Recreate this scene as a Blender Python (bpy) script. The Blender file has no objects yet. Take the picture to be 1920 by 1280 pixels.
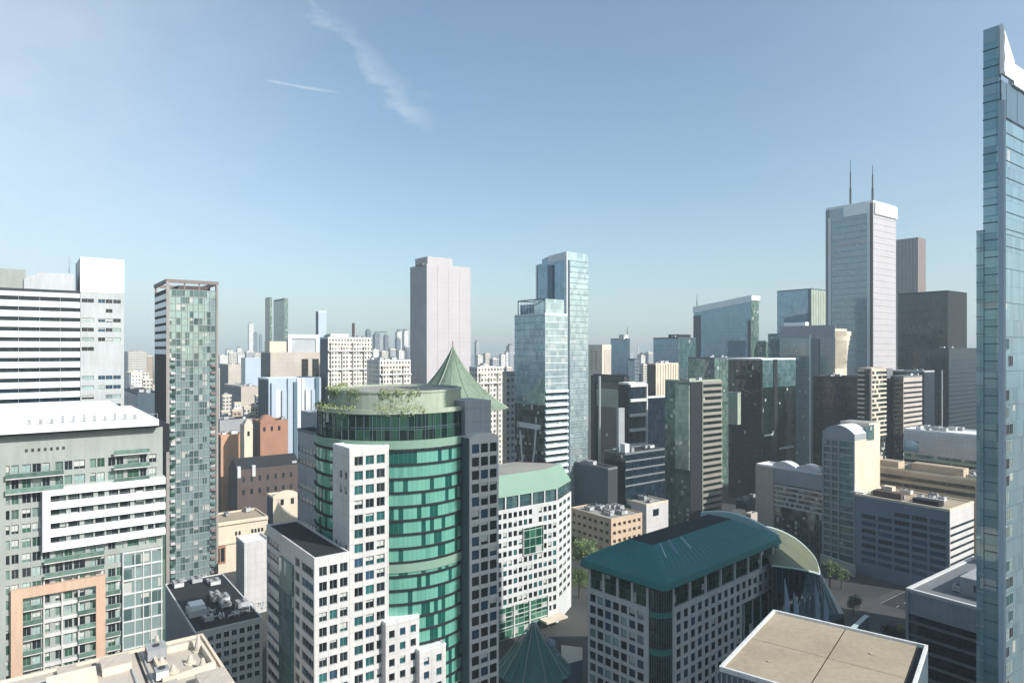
import bpy, math, random
from mathutils import Vector, Matrix
random.seed(7)
S = bpy.context.scene
COL = S.collection
R = math.radians
# ------------------------------------------------------------------ camera, sky, sun, exposure
F, H, HY = 1250.0, 120.0, 655.0
cam = bpy.data.cameras.new('camera'); camo = bpy.data.objects.new('camera', cam); COL.objects.link(camo)
camo.location = (0, 0, H); camo.rotation_euler = (R(90), 0, 0)
cam.sensor_width = 36; cam.lens = 36 * F / 1920; cam.shift_y = 15 / 1920
cam.clip_start = 1; cam.clip_end = 60000
S.camera = camo
SUN_EL, SUN_AZ = 36.0, (0.86, -0.51)          # direction towards the sun (x, y)
n_ = math.hypot(*SUN_AZ); sx, sy = SUN_AZ[0] / n_, SUN_AZ[1] / n_
sl = bpy.data.lights.new('sun', 'SUN'); sl.energy = 4.8; sl.angle = R(0.5); sl.color = (1, .965, .91)
so = bpy.data.objects.new('sun', sl); COL.objects.link(so)
so.rotation_euler = Vector((sx * math.cos(R(SUN_EL)), sy * math.cos(R(SUN_EL)), math.sin(R(SUN_EL)))).to_track_quat('Z', 'Y').to_euler()
W = bpy.data.worlds.new('World'); S.world = W; W.use_nodes = True
wt = W.node_tree; wn = wt.nodes; wl = wt.links; wn.clear()
sky = wn.new('ShaderNodeTexSky'); sky.sky_type = 'NISHITA'; sky.sun_disc = False
sky.sun_elevation = R(SUN_EL); sky.sun_rotation = math.atan2(sx, sy)
sky.altitude = 0; sky.air_density = 1.0; sky.dust_density = 1.6; sky.ozone_density = 3.0
bg = wn.new('ShaderNodeBackground'); bg.inputs[1].default_value = 0.125
wo = wn.new('ShaderNodeOutputWorld')
def wm(op, a, b=None, c=None):
    n = wn.new('ShaderNodeMath'); n.operation = op
    for i, v in enumerate((a, b, c)):
        if v is None: continue
        if isinstance(v, (int, float)): n.inputs[i].default_value = v
        else: wl.new(v, n.inputs[i])
    return n.outputs[0]
def wmr(v, a, b, c=0, d=1):
    n = wn.new('ShaderNodeMapRange'); n.interpolation_type = 'SMOOTHSTEP'
    wl.new(v, n.inputs[0])
    for i, q in enumerate((a, b, c, d)): n.inputs[i + 1].default_value = q
    return n.outputs[0]
tc = wn.new('ShaderNodeTexCoord'); sp = wn.new('ShaderNodeSeparateXYZ'); wl.new(tc.outputs['Generated'], sp.inputs[0])
ysafe = wm('MAXIMUM', sp.outputs[1], 0.02)
az = wm('DIVIDE', sp.outputs[0], ysafe); el = wm('DIVIDE', sp.outputs[2], ysafe)
cmb = wn.new('ShaderNodeCombineXYZ'); wl.new(az, cmb.inputs[0]); wl.new(el, cmb.inputs[1])
def wnoise(scale, detail, sc=(1, 1, 1)):
    mp = wn.new('ShaderNodeMapping'); mp.inputs['Scale'].default_value = sc; wl.new(cmb.outputs[0], mp.inputs[0])
    mp.inputs['Rotation'].default_value = (0, 0, R(40))
    n = wn.new('ShaderNodeTexNoise'); n.inputs['Scale'].default_value = scale; n.inputs['Detail'].default_value = detail
    n.inputs['Roughness'].default_value = .6
    wl.new(mp.outputs[0], n.inputs['Vector']); return n.outputs[0]
nA = wnoise(9, 6, (1, 2.2, 1)); nB = wnoise(30, 4, (1, 2.5, 1))
# cirrus wisp: a slanting streak that widens towards its lower end
t_ = wm('SUBTRACT', wm('ADD', az, wm('MULTIPLY', el, 0.83)), 0.1443 + 0.0)          # 0 on the streak
t_ = wm('ADD', t_, wm('MULTIPLY', wm('SUBTRACT', nA, .5), .16))
wisp = wmr(wm('ABSOLUTE', t_), 0.0, 0.036, 1, 0)
wisp = wm('MULTIPLY', wisp, wmr(el, 0.305, 0.36)); wisp = wm('MULTIPLY', wisp, wmr(nA, .35, .62, .35, 1))
wisp = wm('MULTIPLY', wisp, wmr(el, 0.36, 0.6, 1, .55))
t2 = wm('SUBTRACT', wm('ADD', az, wm('MULTIPLY', el, 0.83)), 0.195)
ws2 = wm('MULTIPLY', wmr(wm('ABSOLUTE', t2), 0.0, 0.05, 1, 0), wm('MULTIPLY', wmr(el, .33, .42), wmr(el, .43, .52, 1, 0)))
ws2 = wm('MULTIPLY', ws2, wmr(nA, .42, .62, 0, .6))
# contrail
tt = wm('ADD', az, 0.384)
cc = wm('SUBTRACT', el, wm('ADD', wm('SUBTRACT', 0.408, wm('MULTIPLY', tt, .255)), wm('MULTIPLY', wm('MULTIPLY', tt, tt), .6)))
tr = wmr(wm('ABSOLUTE', cc), 0.0, 0.0042, 1, 0)
tr = wm('MULTIPLY', tr, wm('MULTIPLY', wmr(tt, 0, .035), wmr(tt, .08, .15, 1, 0)))
cl = wm('MINIMUM', wm('ADD', wm('ADD', wm('MULTIPLY', wisp, .36), wm('MULTIPLY', ws2, .5)), wm('MULTIPLY', tr, .5)), 1)
cl = wm('MULTIPLY', cl, wmr(nB, .3, .6, .7, 1))
cl = wm('MULTIPLY', cl, wmr(sp.outputs[1], .1, .2))
# thin high veil that whitens the left of the sky
veil = wm('ADD', wm('ADD', wmr(az, -.12, -.95, 0, .50), wmr(az, .25, .9, 0, .14)), wmr(el, .36, .02, .05, .10))
cl = wm('MAXIMUM', cl, wm('MULTIPLY', wm('MULTIPLY', veil, wmr(nA, .2, .8, .85, 1.1)), wmr(sp.outputs[1], .1, .2)))
mx = wn.new('ShaderNodeMix'); mx.data_type = 'RGBA'; wl.new(cl, mx.inputs[0]); tint = wn.new('ShaderNodeVectorMath'); tint.operation = 'MULTIPLY'; tint.inputs[1].default_value = (.995, 1.07, .99); wl.new(sky.outputs[0], tint.inputs[0]); wl.new(tint.outputs[0], mx.inputs[6])
mx.inputs[7].default_value = (4.9, 5.35, 5.8, 1)
wl.new(mx.outputs[2], bg.inputs[0]); wl.new(bg.outputs[0], wo.inputs[0])
S.view_settings.view_transform = 'Standard'; S.view_settings.look = 'None'
S.view_settings.exposure = 0.45; S.view_settings.gamma = 1
S.render.engine = 'CYCLES'
S.cycles.use_denoising = True
S.cycles.max_bounces = 6; S.cycles.diffuse_bounces = 3; S.cycles.glossy_bounces = 3; S.cycles.volume_bounces = 0
S.cycles.sample_clamp_indirect = 6

# ------------------------------------------------------------------ materials
MATS = {}
class NT:
    def __init__(s, name):
        s.m = bpy.data.materials.new(name); s.m.use_nodes = True; s.t = s.m.node_tree
        s.b = s.t.nodes['Principled BSDF']; s.L = s.t.links
    def n(s, t): return s.t.nodes.new(t)
    def math(s, op, a, b=None, clamp=False):
        n = s.n('ShaderNodeMath'); n.operation = op; n.use_clamp = clamp
        for i, v in enumerate((a, b)):
            if v is None: continue
            if isinstance(v, (int, float)): n.inputs[i].default_value = v
            else: s.L.new(v, n.inputs[i])
        return n.outputs[0]
    def mix(s, f, a, b):
        n = s.n('ShaderNodeMix'); n.data_type = 'RGBA'
        for i, v in ((0, f), (6, a), (7, b)):
            if isinstance(v, (int, float)): n.inputs[i].default_value = v
            elif isinstance(v, tuple): n.inputs[i].default_value = (*v[:3], 1)
            else: s.L.new(v, n.inputs[i])
        return n.outputs[2]
    def noise(s, vec, scale, detail=3, sc=None):
        if sc:
            mp = s.n('ShaderNodeMapping'); mp.inputs['Scale'].default_value = sc; s.L.new(vec, mp.inputs[0]); vec = mp.outputs[0]
        n = s.n('ShaderNodeTexNoise'); n.inputs['Scale'].default_value = scale; n.inputs['Detail'].default_value = detail
        s.L.new(vec, n.inputs['Vector']); return n.outputs[0]
    def mr(s, v, a, b, c=0, d=1):
        n = s.n('ShaderNodeMapRange'); s.L.new(v, n.inputs[0])
        for i, q in enumerate((a, b, c, d)): n.inputs[i + 1].default_value = q
        return n.outputs[0]
def paint(name, col, rough=.75, var=.24, panel=None, metal=0):
    """painted or stone surface: blotches, vertical rain streaks, optional panel joints (w, h) in metres"""
    if name in MATS: return MATS[name]
    t = NT(name); tc = t.n('ShaderNodeTexCoord'); o = tc.outputs['Object']
    a = t.noise(o, .09, 4); b = t.noise(o, 1.1, 5, (1, 1, .12)); c = t.noise(o, 3.0, 3)
    v = t.math('ADD', t.math('ADD', t.math('MULTIPLY', a, .45), t.math('MULTIPLY', b, .35)), t.math('MULTIPLY', c, .2))
    k = t.mr(v, .3, .7, 1 - var, 1 + var * .5)
    base = t.n('ShaderNodeVectorMath'); base.operation = 'SCALE'; base.inputs[0].default_value = col[:3]; t.L.new(k, base.inputs['Scale'])
    out = base.outputs[0]
    if panel:
        sp = t.n('ShaderNodeSeparateXYZ'); t.L.new(tc.outputs['UV'], sp.inputs[0])
        fu = t.math('FRACT', t.math('DIVIDE', sp.outputs[0], panel[0])); fv = t.math('FRACT', t.math('DIVIDE', sp.outputs[1], panel[1]))
        ln = t.math('MAXIMUM', t.math('LESS_THAN', fu, .1 / panel[0] * panel[2]), t.math('LESS_THAN', fv, .1 / panel[1] * panel[2]))
        out = t.mix(t.math('MULTIPLY', ln, .5), out, tuple(q * .35 for q in col[:3]))
    t.L.new(out, t.b.inputs['Base Color'])
    t.b.inputs['Roughness'].default_value = rough; t.b.inputs['Metallic'].default_value = metal; t.b.inputs['Specular IOR Level'].default_value = .2
    MATS[name] = t.m; return t.m
def glass(name, dark, light, cell=(1.5, 3.5), prob=.35, metal=.35, rough=.06, line=.08, linec=(.12, .13, .14), wob=.012, sp_frac=0, spc=None, ior=1.7, blind=.06):
    """curtain-wall glass, panes laid out in metres from the UVs: every pane has its own tint, blinds and a slight tilt"""
    if name in MATS: return MATS[name]
    t = NT(name); tc = t.n('ShaderNodeTexCoord'); sp = t.n('ShaderNodeSeparateXYZ'); t.L.new(tc.outputs['UV'], sp.inputs[0])
    u = t.math('DIVIDE', sp.outputs[0], cell[0]); v = t.math('DIVIDE', sp.outputs[1], cell[1])
    cb = t.n('ShaderNodeCombineXYZ'); t.L.new(t.math('FLOOR', u), cb.inputs[0]); t.L.new(t.math('FLOOR', v), cb.inputs[1])
    w = t.n('ShaderNodeTexWhiteNoise'); w.noise_dimensions = '3D'; t.L.new(cb.outputs[0], w.inputs['Vector'])
    cb2 = t.n('ShaderNodeCombineXYZ'); t.L.new(t.math('FLOOR', u), cb2.inputs[0]); t.L.new(t.math('FLOOR', v), cb2.inputs[1]); cb2.inputs[2].default_value = 5.3
    w2 = t.n('ShaderNodeTexWhiteNoise'); w2.noise_dimensions = '3D'; t.L.new(cb2.outputs[0], w2.inputs['Vector'])
    fu = t.math('FRACT', u); fv = t.math('FRACT', v)
    # panes: dark glass, some with drawn blinds reaching part of the way down
    lightmask = t.math('LESS_THAN', w.outputs[0], prob)
    colr = t.mix(t.math('MULTIPLY', lightmask, t.mr(w2.outputs[0], 0, 1, .35, 1)), dark, light)
    col2 = t.mix(t.mr(w2.outputs[0], 0, 1, 0, .5), colr, tuple(q * .5 for q in dark))
    bl = t.math('MULTIPLY', t.math('LESS_THAN', w2.outputs[0], blind), t.math('GREATER_THAN', fv, t.mr(w.outputs[0], 0, 1, .1, .7)))
    col2 = t.mix(bl, col2, (.42, .43, .40))
    met = t.math('SUBTRACT', metal, t.math('MULTIPLY', bl, metal))
    if sp_frac:
        sm = t.math('LESS_THAN', fv, sp_frac)
        col2 = t.mix(sm, col2, spc); met = t.math('MULTIPLY', met, t.math('SUBTRACT', 1, t.math('MULTIPLY', sm, .7)))
    if line:
        ln = t.math('MAXIMUM', t.math('LESS_THAN', fu, line / cell[0]), t.math('LESS_THAN', fv, line * 1.6 / cell[1]))
        col2 = t.mix(ln, col2, linec); met = t.math('MULTIPLY', met, t.math('SUBTRACT', 1, ln))
        rg = t.math('ADD', rough, t.math('MULTIPLY', ln, .4)); t.L.new(rg, t.b.inputs['Roughness'])
    else: t.b.inputs['Roughness'].default_value = rough
    t.L.new(col2, t.b.inputs['Base Color']); t.L.new(met, t.b.inputs['Metallic'])
    t.b.inputs['IOR'].default_value = ior
    g = t.n('ShaderNodeNewGeometry'); vm = t.n('ShaderNodeVectorMath'); vm.operation = 'SUBTRACT'; t.L.new(w.outputs[1], vm.inputs[0]); vm.inputs[1].default_value = (.5, .5, .5)
    vs = t.n('ShaderNodeVectorMath'); vs.operation = 'SCALE'; t.L.new(vm.outputs[0], vs.inputs[0]); vs.inputs['Scale'].default_value = wob
    nz = t.n('ShaderNodeTexNoise'); nz.inputs['Scale'].default_value = .22; nz.inputs['Detail'].default_value = 1; t.L.new(tc.outputs['Object'], nz.inputs['Vector'])
    v2 = t.n('ShaderNodeVectorMath'); v2.operation = 'SUBTRACT'; t.L.new(nz.outputs[1], v2.inputs[0]); v2.inputs[1].default_value = (.5, .5, .5)
    v3 = t.n('ShaderNodeVectorMath'); v3.operation = 'SCALE'; t.L.new(v2.outputs[0], v3.inputs[0]); v3.inputs['Scale'].default_value = wob * 2.6
    va = t.n('ShaderNodeVectorMath'); va.operation = 'ADD'; t.L.new(g.outputs['Normal'], va.inputs[0]); t.L.new(vs.outputs[0], va.inputs[1])
    vb = t.n('ShaderNodeVectorMath'); vb.operation = 'ADD'; t.L.new(va.outputs[0], vb.inputs[0]); t.L.new(v3.outputs[0], vb.inputs[1])
    vn = t.n('ShaderNodeVectorMath'); vn.operation = 'NORMALIZE'; t.L.new(vb.outputs[0], vn.inputs[0]); t.L.new(vn.outputs[0], t.b.inputs['Normal'])
    MATS[name] = t.m; return t.m
def facade(name, wall, win, cell=(3, 3.5), fw=.55, fh=.5, metal=.2, var=.15):
    """masonry with punched windows drawn in metres, for buildings too far off to model each opening"""
    if name in MATS: return MATS[name]
    t = NT(name); tc = t.n('ShaderNodeTexCoord'); sp = t.n('ShaderNodeSeparateXYZ'); t.L.new(tc.outputs['UV'], sp.inputs[0])
    u = t.math('DIVIDE', sp.outputs[0], cell[0]); v = t.math('DIVIDE', sp.outputs[1], cell[1])
    cb = t.n('ShaderNodeCombineXYZ'); t.L.new(t.math('FLOOR', u), cb.inputs[0]); t.L.new(t.math('FLOOR', v), cb.inputs[1])
    w = t.n('ShaderNodeTexWhiteNoise'); t.L.new(cb.outputs[0], w.inputs['Vector'])
    fu = t.math('ABSOLUTE', t.math('SUBTRACT', t.math('FRACT', u), .5)); fv = t.math('ABSOLUTE', t.math('SUBTRACT', t.math('FRACT', v), .5))
    m = t.math('MULTIPLY', t.math('LESS_THAN', fu, fw / 2), t.math('LESS_THAN', fv, fh / 2))
    nz = t.noise(tc.outputs['Object'], .15, 4)
    vm = t.n('ShaderNodeVectorMath'); vm.operation = 'SCALE'; vm.inputs[0].default_value = wall; t.L.new(t.mr(nz, .3, .7, 1 - var, 1 + var * .4), vm.inputs['Scale'])
    wc = t.mix(t.math('POWER', w.outputs[0], 2.0), win, tuple(min(1, q * 3 + .05) for q in win))
    t.L.new(t.mix(m, vm.outputs[0], wc), t.b.inputs['Base Color'])
    t.L.new(t.math('SUBTRACT', .75, t.math('MULTIPLY', m, .65)), t.b.inputs['Roughness']); t.L.new(t.math('MULTIPLY', m, metal), t.b.inputs['Metallic'])
    MATS[name] = t.m; return t.m

# ------------------------------------------------------------------ mesh helpers
class MB:
    def __init__(s): s.v = []; s.f = []; s.uv = []; s.mi = []; s.mats = []; s.sm = []
    def mat(s, m):
        if m not in s.mats: s.mats.append(m)
        return s.mats.index(m)
    def face(s, pts, uvs, m, smooth=False):
        i = len(s.v); s.v += [tuple(p) for p in pts]; s.f.append(tuple(range(i, i + len(pts)))); s.uv += uvs; s.mi.append(s.mat(m)); s.sm.append(smooth)
    def wallq(s, a, b, z0, z1, m, u0=0, n=None, zb=None):
        """vertical quad from a to b; outward is right of a->b"""
        L = math.hypot(b[0] - a[0], b[1] - a[1])
        z1b = z1 if zb is None else zb
        s.face([(a[0], a[1], z0), (b[0], b[1], z0), (b[0], b[1], z1b), (a[0], a[1], z1)], [(u0, z0), (u0 + L, z0), (u0 + L, z1b), (u0, z1)], m)
    def prism(s, poly, z0, z1, m, top=None, bottom=True, cap=True):
        """poly is counter-clockwise; z1 a number or a list per corner"""
        zs = z1 if isinstance(z1, (list, tuple)) else [z1] * len(poly)
        n = len(poly); u = 0
        for i in range(n):
            a, b = poly[i], poly[(i + 1) % n]
            s.wallq(a, b, z0, zs[i], m, u, zb=zs[(i + 1) % n]); u += math.hypot(b[0] - a[0], b[1] - a[1])
        if cap: s.face([(p[0], p[1], z) for p, z in zip(poly, zs)], [(p[0], p[1]) for p in poly], top or m)
        if bottom: s.face([(p[0], p[1], z0) for p in reversed(poly)], [(p[0], p[1]) for p in reversed(poly)], m)
    def obox(s, o, t, n, u0, u1, w0, w1, z0, z1, m):
        """box in a wall frame: u along t, w along n (outwards), z up"""
        q = lambda u, w: (o[0] + t[0] * u + n[0] * w, o[1] + t[1] * u + n[1] * w)
        s.prism([q(u0, w1), q(u1, w1), q(u1, w0), q(u0, w0)][::1] if (t[0] * n[1] - t[1] * n[0]) < 0 else [q(u0, w0), q(u1, w0), q(u1, w1), q(u0, w1)], z0, z1, m)
    def cyl(s, c, r, z0, z1, m, n=16, r2=None, cap=True, top=None):
        r2 = r if r2 is None else r2
        P0 = [(c[0] + r * math.cos(6.28318 * i / n), c[1] + r * math.sin(6.28318 * i / n)) for i in range(n)]
        P1 = [(c[0] + r2 * math.cos(6.28318 * i / n), c[1] + r2 * math.sin(6.28318 * i / n)) for i in range(n)]
        for i in range(n):
            j = (i + 1) % n; u0 = 6.28318 * r * i / n; u1 = 6.28318 * r * (i + 1) / n
            s.face([(*P0[i], z0), (*P0[j], z0), (*P1[j], z1), (*P1[i], z1)], [(u0, z0), (u1, z0), (u1, z1), (u0, z1)], m, True)
        if cap: s.face([(*p, z1) for p in P1], P1, top or m)
    def tube(s, a, b, r, m, n=6):
        a = Vector(a); b = Vector(b); d = (b - a).normalized(); x = d.orthogonal().normalized(); y = d.cross(x)
        ra = [a + (x * math.cos(6.28318 * i / n) + y * math.sin(6.28318 * i / n)) * r for i in range(n)]
        rb = [p + (b - a) for p in ra]
        for i in range(n):
            j = (i + 1) % n; s.face([ra[i], ra[j], rb[j], rb[i]], [(0, 0)] * 4, m, True)
        s.face(rb, [(0, 0)] * n, m); s.face(ra[::-1], [(0, 0)] * n, m)
    def mesh(s, name, off=(0, 0, 0)):
        me = bpy.data.meshes.new(name)
        me.from_pydata([(x - off[0], y - off[1], z - off[2]) for x, y, z in s.v], [], s.f)
        for m in s.mats: me.materials.append(m)
        me.polygons.foreach_set('material_index', s.mi)
        me.polygons.foreach_set('use_smooth', s.sm)
        uvl = me.uv_layers.new(name='UV'); fl = [c for q in s.uv for c in (q[0], q[1])]; uvl.data.foreach_set('uv', fl)
        me.update(); return me
def link(name, me, parent=None, loc=(0, 0, 0)):
    o = bpy.data.objects.new(name, me); COL.objects.link(o); o.location = loc
    if parent: o.parent = parent
    return o
class Thing:
    def __init__(s, name, label, cat, loc, group=None):
        s.loc = Vector((loc[0], loc[1], loc[2] if len(loc) > 2 else 0)); s.wins = []
        s.o = link(name, None, None, s.loc); s.o['label'] = label; s.o['category'] = cat
        if group: s.o['group'] = group
    def part(s, name, mb, parent=None, kind=None, label=None):
        if not mb.f: return None
        o = link(name, mb.mesh(name, s.loc), parent or s.o)
        if kind: o['kind'] = kind
        if label: o['label'] = label
        return o
    def flush(s, cap=100):
        """windows: the nearest as parts of their own, the rest as one part"""
        if not s.wins: return
        s.wins.sort(key=lambda w: (w[0][0] ** 2 + w[0][1] ** 2 + (w[0][2] - H) ** 2))
        for loc, ang, key in s.wins[:cap]:
            o = link('window', win_mesh(key), s.o, Vector(loc) - s.loc); o.rotation_euler = (0, 0, ang)
        rest = s.wins[cap:]
        if rest:
            mb = MB()
            for loc, ang, key in rest:
                src = win_mb(key); ca, sa = math.cos(ang), math.sin(ang); k = 0
                for f, mi in zip(src.f, src.mi):
                    mb.face([(src.v[i][0] * ca - src.v[i][1] * sa + loc[0], src.v[i][0] * sa + src.v[i][1] * ca + loc[1], src.v[i][2] + loc[2]) for i in f], src.uv[k:k + len(f)], src.mats[mi]); k += len(f)
            s.part('window', mb, kind='stuff')
_wm, _wb = {}, {}
def win_mb(key):
    if key in _wb: return _wb[key]
    w, h, gm, fm, mull, bl = key; mb = MB(); t = .07 if w > 1 else .05
    o, tt, nn = (0, 0), (1, 0), (0, -1)
    g, f = MATS[gm], MATS[fm]
    mb.face([(-w / 2, 0, 0), (w / 2, 0, 0), (w / 2, 0, h), (-w / 2, 0, h)], [(0, 0), (w, 0), (w, h), (0, h)], g)
    mb.obox(o, tt, nn, -w / 2, w / 2, .002, .07, 0, t, f); mb.obox(o, tt, nn, -w / 2, w / 2, .002, .07, h - t, h, f)
    mb.obox(o, tt, nn, -w / 2, -w / 2 + t, .002, .068, t, h - t, f); mb.obox(o, tt, nn, w / 2 - t, w / 2, .002, .068, t, h - t, f)
    if mull:
        for q in range(1, mull + 1):
            x = -w / 2 + w * q / (mull + 1); mb.obox(o, tt, nn, x - .035, x + .035, .002, .066, t, h - t, f)
    if bl: mb.face([(-w / 2 + t, -.004, h * (1 - bl)), (w / 2 - t, -.004, h * (1 - bl)), (w / 2 - t, -.004, h - t), (-w / 2 + t, -.004, h - t)], [(0, 0)] * 4, MATS['roller blind'])
    _wb[key] = mb; return mb
def win_mesh(key):
    if key not in _wm: _wm[key] = win_mb(key).mesh('window')
    return _wm[key]

# ------------------------------------------------------------------ placing
UX, VX = (0.804, 0.595), (-0.595, 0.804)          # the two street directions
def P(px, d): return ((px - 960) * d / F, d)
def Z(py, d): return H - (py - HY) * d / F
def G(px, py, z):
    d = (H - z) * F / (py - HY); return ((px - 960) * d / F, d)
def along(C, D, px):
    k = (px - 960) / F; return (k * C[1] - C[0]) / (D[0] - k * D[1])
def add(a, d, t): return (a[0] + d[0] * t, a[1] + d[1] * t)
class Fr:
    """oblong footprint: near corner C, length lu along U (right and away), lv along V (left and away)"""
    def __init__(s, C, lu, lv, z0, z1, U=UX, V=VX):
        s.C = C; s.lu = lu; s.lv = lv; s.z0 = z0; s.z1 = z1; s.U = U; s.V = V
        s.D = add(C, U, lu); s.A = add(C, V, lv); s.E = add(s.D, V, lv); s.poly = [s.A, s.C, s.D, s.E]
    def edge(s, f): return {'L': (s.A, s.C), 'R': (s.C, s.D), 'X': (s.D, s.E), 'Y': (s.E, s.A)}[f]
    def ax(s, f):
        a, b = s.edge(f); L = math.hypot(b[0] - a[0], b[1] - a[1]); t = ((b[0] - a[0]) / L, (b[1] - a[1]) / L)
        return a, t, (t[1], -t[0]), L
    def out(s, e):
        U, V = s.U, s.V; q = lambda p, u, v: (p[0] + U[0] * u + V[0] * v, p[1] + U[1] * u + V[1] * v)
        return [q(s.A, -e, e), q(s.C, -e, -e), q(s.D, e, -e), q(s.E, e, e)]
    def sub(s, u0, u1, v0, v1, z0, z1): return Fr(add(add(s.C, s.U, u0), s.V, v0), u1 - u0, v1 - v0, z0, z1, s.U, s.V)
def fr(pc, d, pr, pl, ytop, z0=0, U=UX, V=VX, lv=None, lu=None):
    C = P(pc, d); return Fr(C, lu or along(C, U, pr), lv or along(C, V, pl), z0, Z(ytop, d), U, V)
def low(a, b):
    """lowest height worth detailing on a wall: just under the lower edge of the picture"""
    return max(0, min(Z(1300, a[1]), Z(1300, b[1])))

def grid(T, wb, f, face, us, fh, wh, wall, glassv, frame, mull=0, top=1.0, rows=None, rec=.35, sill=.9, skip=None, gbot=None, u0=0, u1=None, blind=.15, cap=0):
    """wall with real recessed openings. us: list of (u0,u1). rows counted from the top"""
    a, t, n, L = f.ax(face); L1 = L if u1 is None else u1
    zb = f.z0 if gbot is None else max(gbot, f.z0); zt = f.z1 - top
    q = lambda u: add(a, t, u)
    ang = math.atan2(t[1], t[0]); nr = 0; z_hi = f.z1; z = zt
    while z - fh > zb and (rows is None or nr < rows):
        v1 = z - (fh - wh - sill); v0 = v1 - wh
        wb.wallq(q(u0), q(L1), v1, z_hi, wall, u0)
        x = u0
        for j, (p0, p1) in enumerate(us):
            if skip and skip(j, nr): continue
            if p0 > x + 1e-4: wb.wallq(q(x), q(p0), v0, v1, wall, x)
            x = p1
            A, B = q(p0), q(p1); Ai, Bi = add(A, n, -rec), add(B, n, -rec)
            wb.wallq(A, Ai, v0, v1, wall); wb.wallq(Bi, B, v0, v1, wall)
            wb.face([(*A, v0), (*B, v0), (*Bi, v0), (*Ai, v0)], [(0, 0)] * 4, wall)
            wb.face([(*Ai, v1), (*Bi, v1), (*B, v1), (*A, v1)], [(0, 0)] * 4, wall)
            c = add(add(A, t, (p1 - p0) / 2), n, -rec + .01)
            T.wins.append(((c[0], c[1], v0), ang, (round(p1 - p0, 2), wh, random.choice(glassv), frame, mull, random.choice((.3, .5, .7)) if random.random() < blind else 0)))
        if x < L1 - 1e-4: wb.wallq(q(x), q(L1), v0, v1, wall, x)
        z_hi = v0; z -= fh; nr += 1
    wb.wallq(q(u0), q(L1), f.z0, z_hi, wall, u0)
    return z
def cols(L, n, w, m0=None, m1=None):
    m0 = 0 if m0 is None else m0; m1 = m0 if m1 is None else m1
    p = (L - m0 - m1) / n; return [(m0 + p * i + (p - w) / 2, m0 + p * i + (p + w) / 2) for i in range(n)]
def bands(T, f, fh, bh, mat, out=.25, top=0, zmin=None, n=None, name='floor_band', poly=None):
    z = f.z1 - top; zmin = (max(0, Z(1290, f.C[1]))) if zmin is None else zmin; k = 0
    while z - bh > zmin and (n is None or k < n) and k < 100:
        mb = MB(); mb.prism(poly or f.out(out), z - bh, z, mat); T.part(name, mb); z -= fh; k += 1
def roofs(T, f, mat, pmat, ph=1.1, pt=.35, nunits=0, ex=0.0):
    mb = MB(); mb.prism(f.out(-pt), f.z1 - .3, f.z1 + .12, mat, bottom=False); T.part('roof', mb)
    o = f.out(.04 + ex); i = f.out(-pt); mb = MB()
    for k in range(4):
        a, b, c, d = o[k], o[(k + 1) % 4], i[(k + 1) % 4], i[k]
        mb.prism([a, b, c, d], f.z1 - .35, f.z1 + ph, pmat)
    T.part('parapet', mb)
    units(T, f, nunits)
def units(T, f, n, z=None, rng=random):
    """plant on a roof: cabinets with fan rings and louvres, ducts, each a part"""
    z = f.z1 + .12 if z is None else z
    for k in range(n):
        w = rng.uniform(1.6, 4); l = rng.uniform(2, 6); h = rng.uniform(1.2, 2.6)
        if f.lu < w + 3 or f.lv < l + 3: continue
        u = rng.uniform(1.2, f.lu - w - 1.2); v = rng.uniform(1.2, f.lv - l - 1.2)
        b = f.sub(u, u + w, v, v + l, z + .3, z + .3 + h); mb = MB(); m = rng.choice([MATS['unit grey'], MATS['unit white'], MATS['unit steel']])
        mb.prism(b.poly, b.z0, b.z1, m); mb.prism(b.out(.06), b.z1 - .12, b.z1 + .04, MATS['unit grey'])
        for e in (b.sub(.2, .5, .2, l - .2, z, z + .3), b.sub(w - .5, w - .2, .2, l - .2, z, z + .3)): mb.prism(e.poly, e.z0, e.z1, MATS['dark metal'])
        for j in range(max(1, int(l // 2))):
            c = add(add(b.C, f.U, w / 2), f.V, (j + .5) * l / max(1, int(l // 2))); mb.cyl(c, min(w, 2) * .33, b.z1 + .04, b.z1 + .3, MATS['dark metal'], 12)
        for j in range(3):
            zz = b.z0 + h * (.25 + .2 * j); a, t, nn, L = b.ax('L'); mb.obox(a, t, nn, .2, L - .2, 0, .05, zz, zz + .1, MATS['dark metal'])
        T.part('rooftop_unit', mb)
def antenna(T, p, z0, h, r=.12, mat=None):
    mb = MB(); m = mat or MATS['dark metal']; mb.cyl(p, r * 1.6, z0, z0 + h * .4, m, 8); mb.cyl(p, r, z0 + h * .4, z0 + h * .75, m, 8); mb.cyl(p, r * .5, z0 + h * .75, z0 + h, m, 6); T.part('antenna', mb)
def shell(T, f, mats, name='wall', z1=None, cap=None):
    """plain four walls; mats = dict per face"""
    mb = MB(); u = 0
    for k in 'LRXY':
        m = mats.get(k, mats.get('*'));
        a, b = f.edge(k)
        if m: mb.wallq(a, b, f.z0, z1 or f.z1, m, u)
        u += math.hypot(b[0] - a[0], b[1] - a[1])
    return T.part(name, mb)
def mull(mb, f, face, du, m, z0=None, z1=None, w=.12, dp=.15, dz=None, hz=.15):
    a, t, n, L = f.ax(face); z0 = f.z0 if z0 is None else z0; z1 = f.z1 if z1 is None else z1
    k = max(1, round(L / du))
    for i in range(k + 1):
        u = L * i / k; mb.obox(a, t, n, max(0, u - w / 2), min(L, u + w / 2), .002, dp, z0, z1, m)
    if dz:
        z = z1
        while z > z0: mb.obox(a, t, n, 0, L, .003, dp * .8, z - hz, z, m); z -= dz

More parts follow.
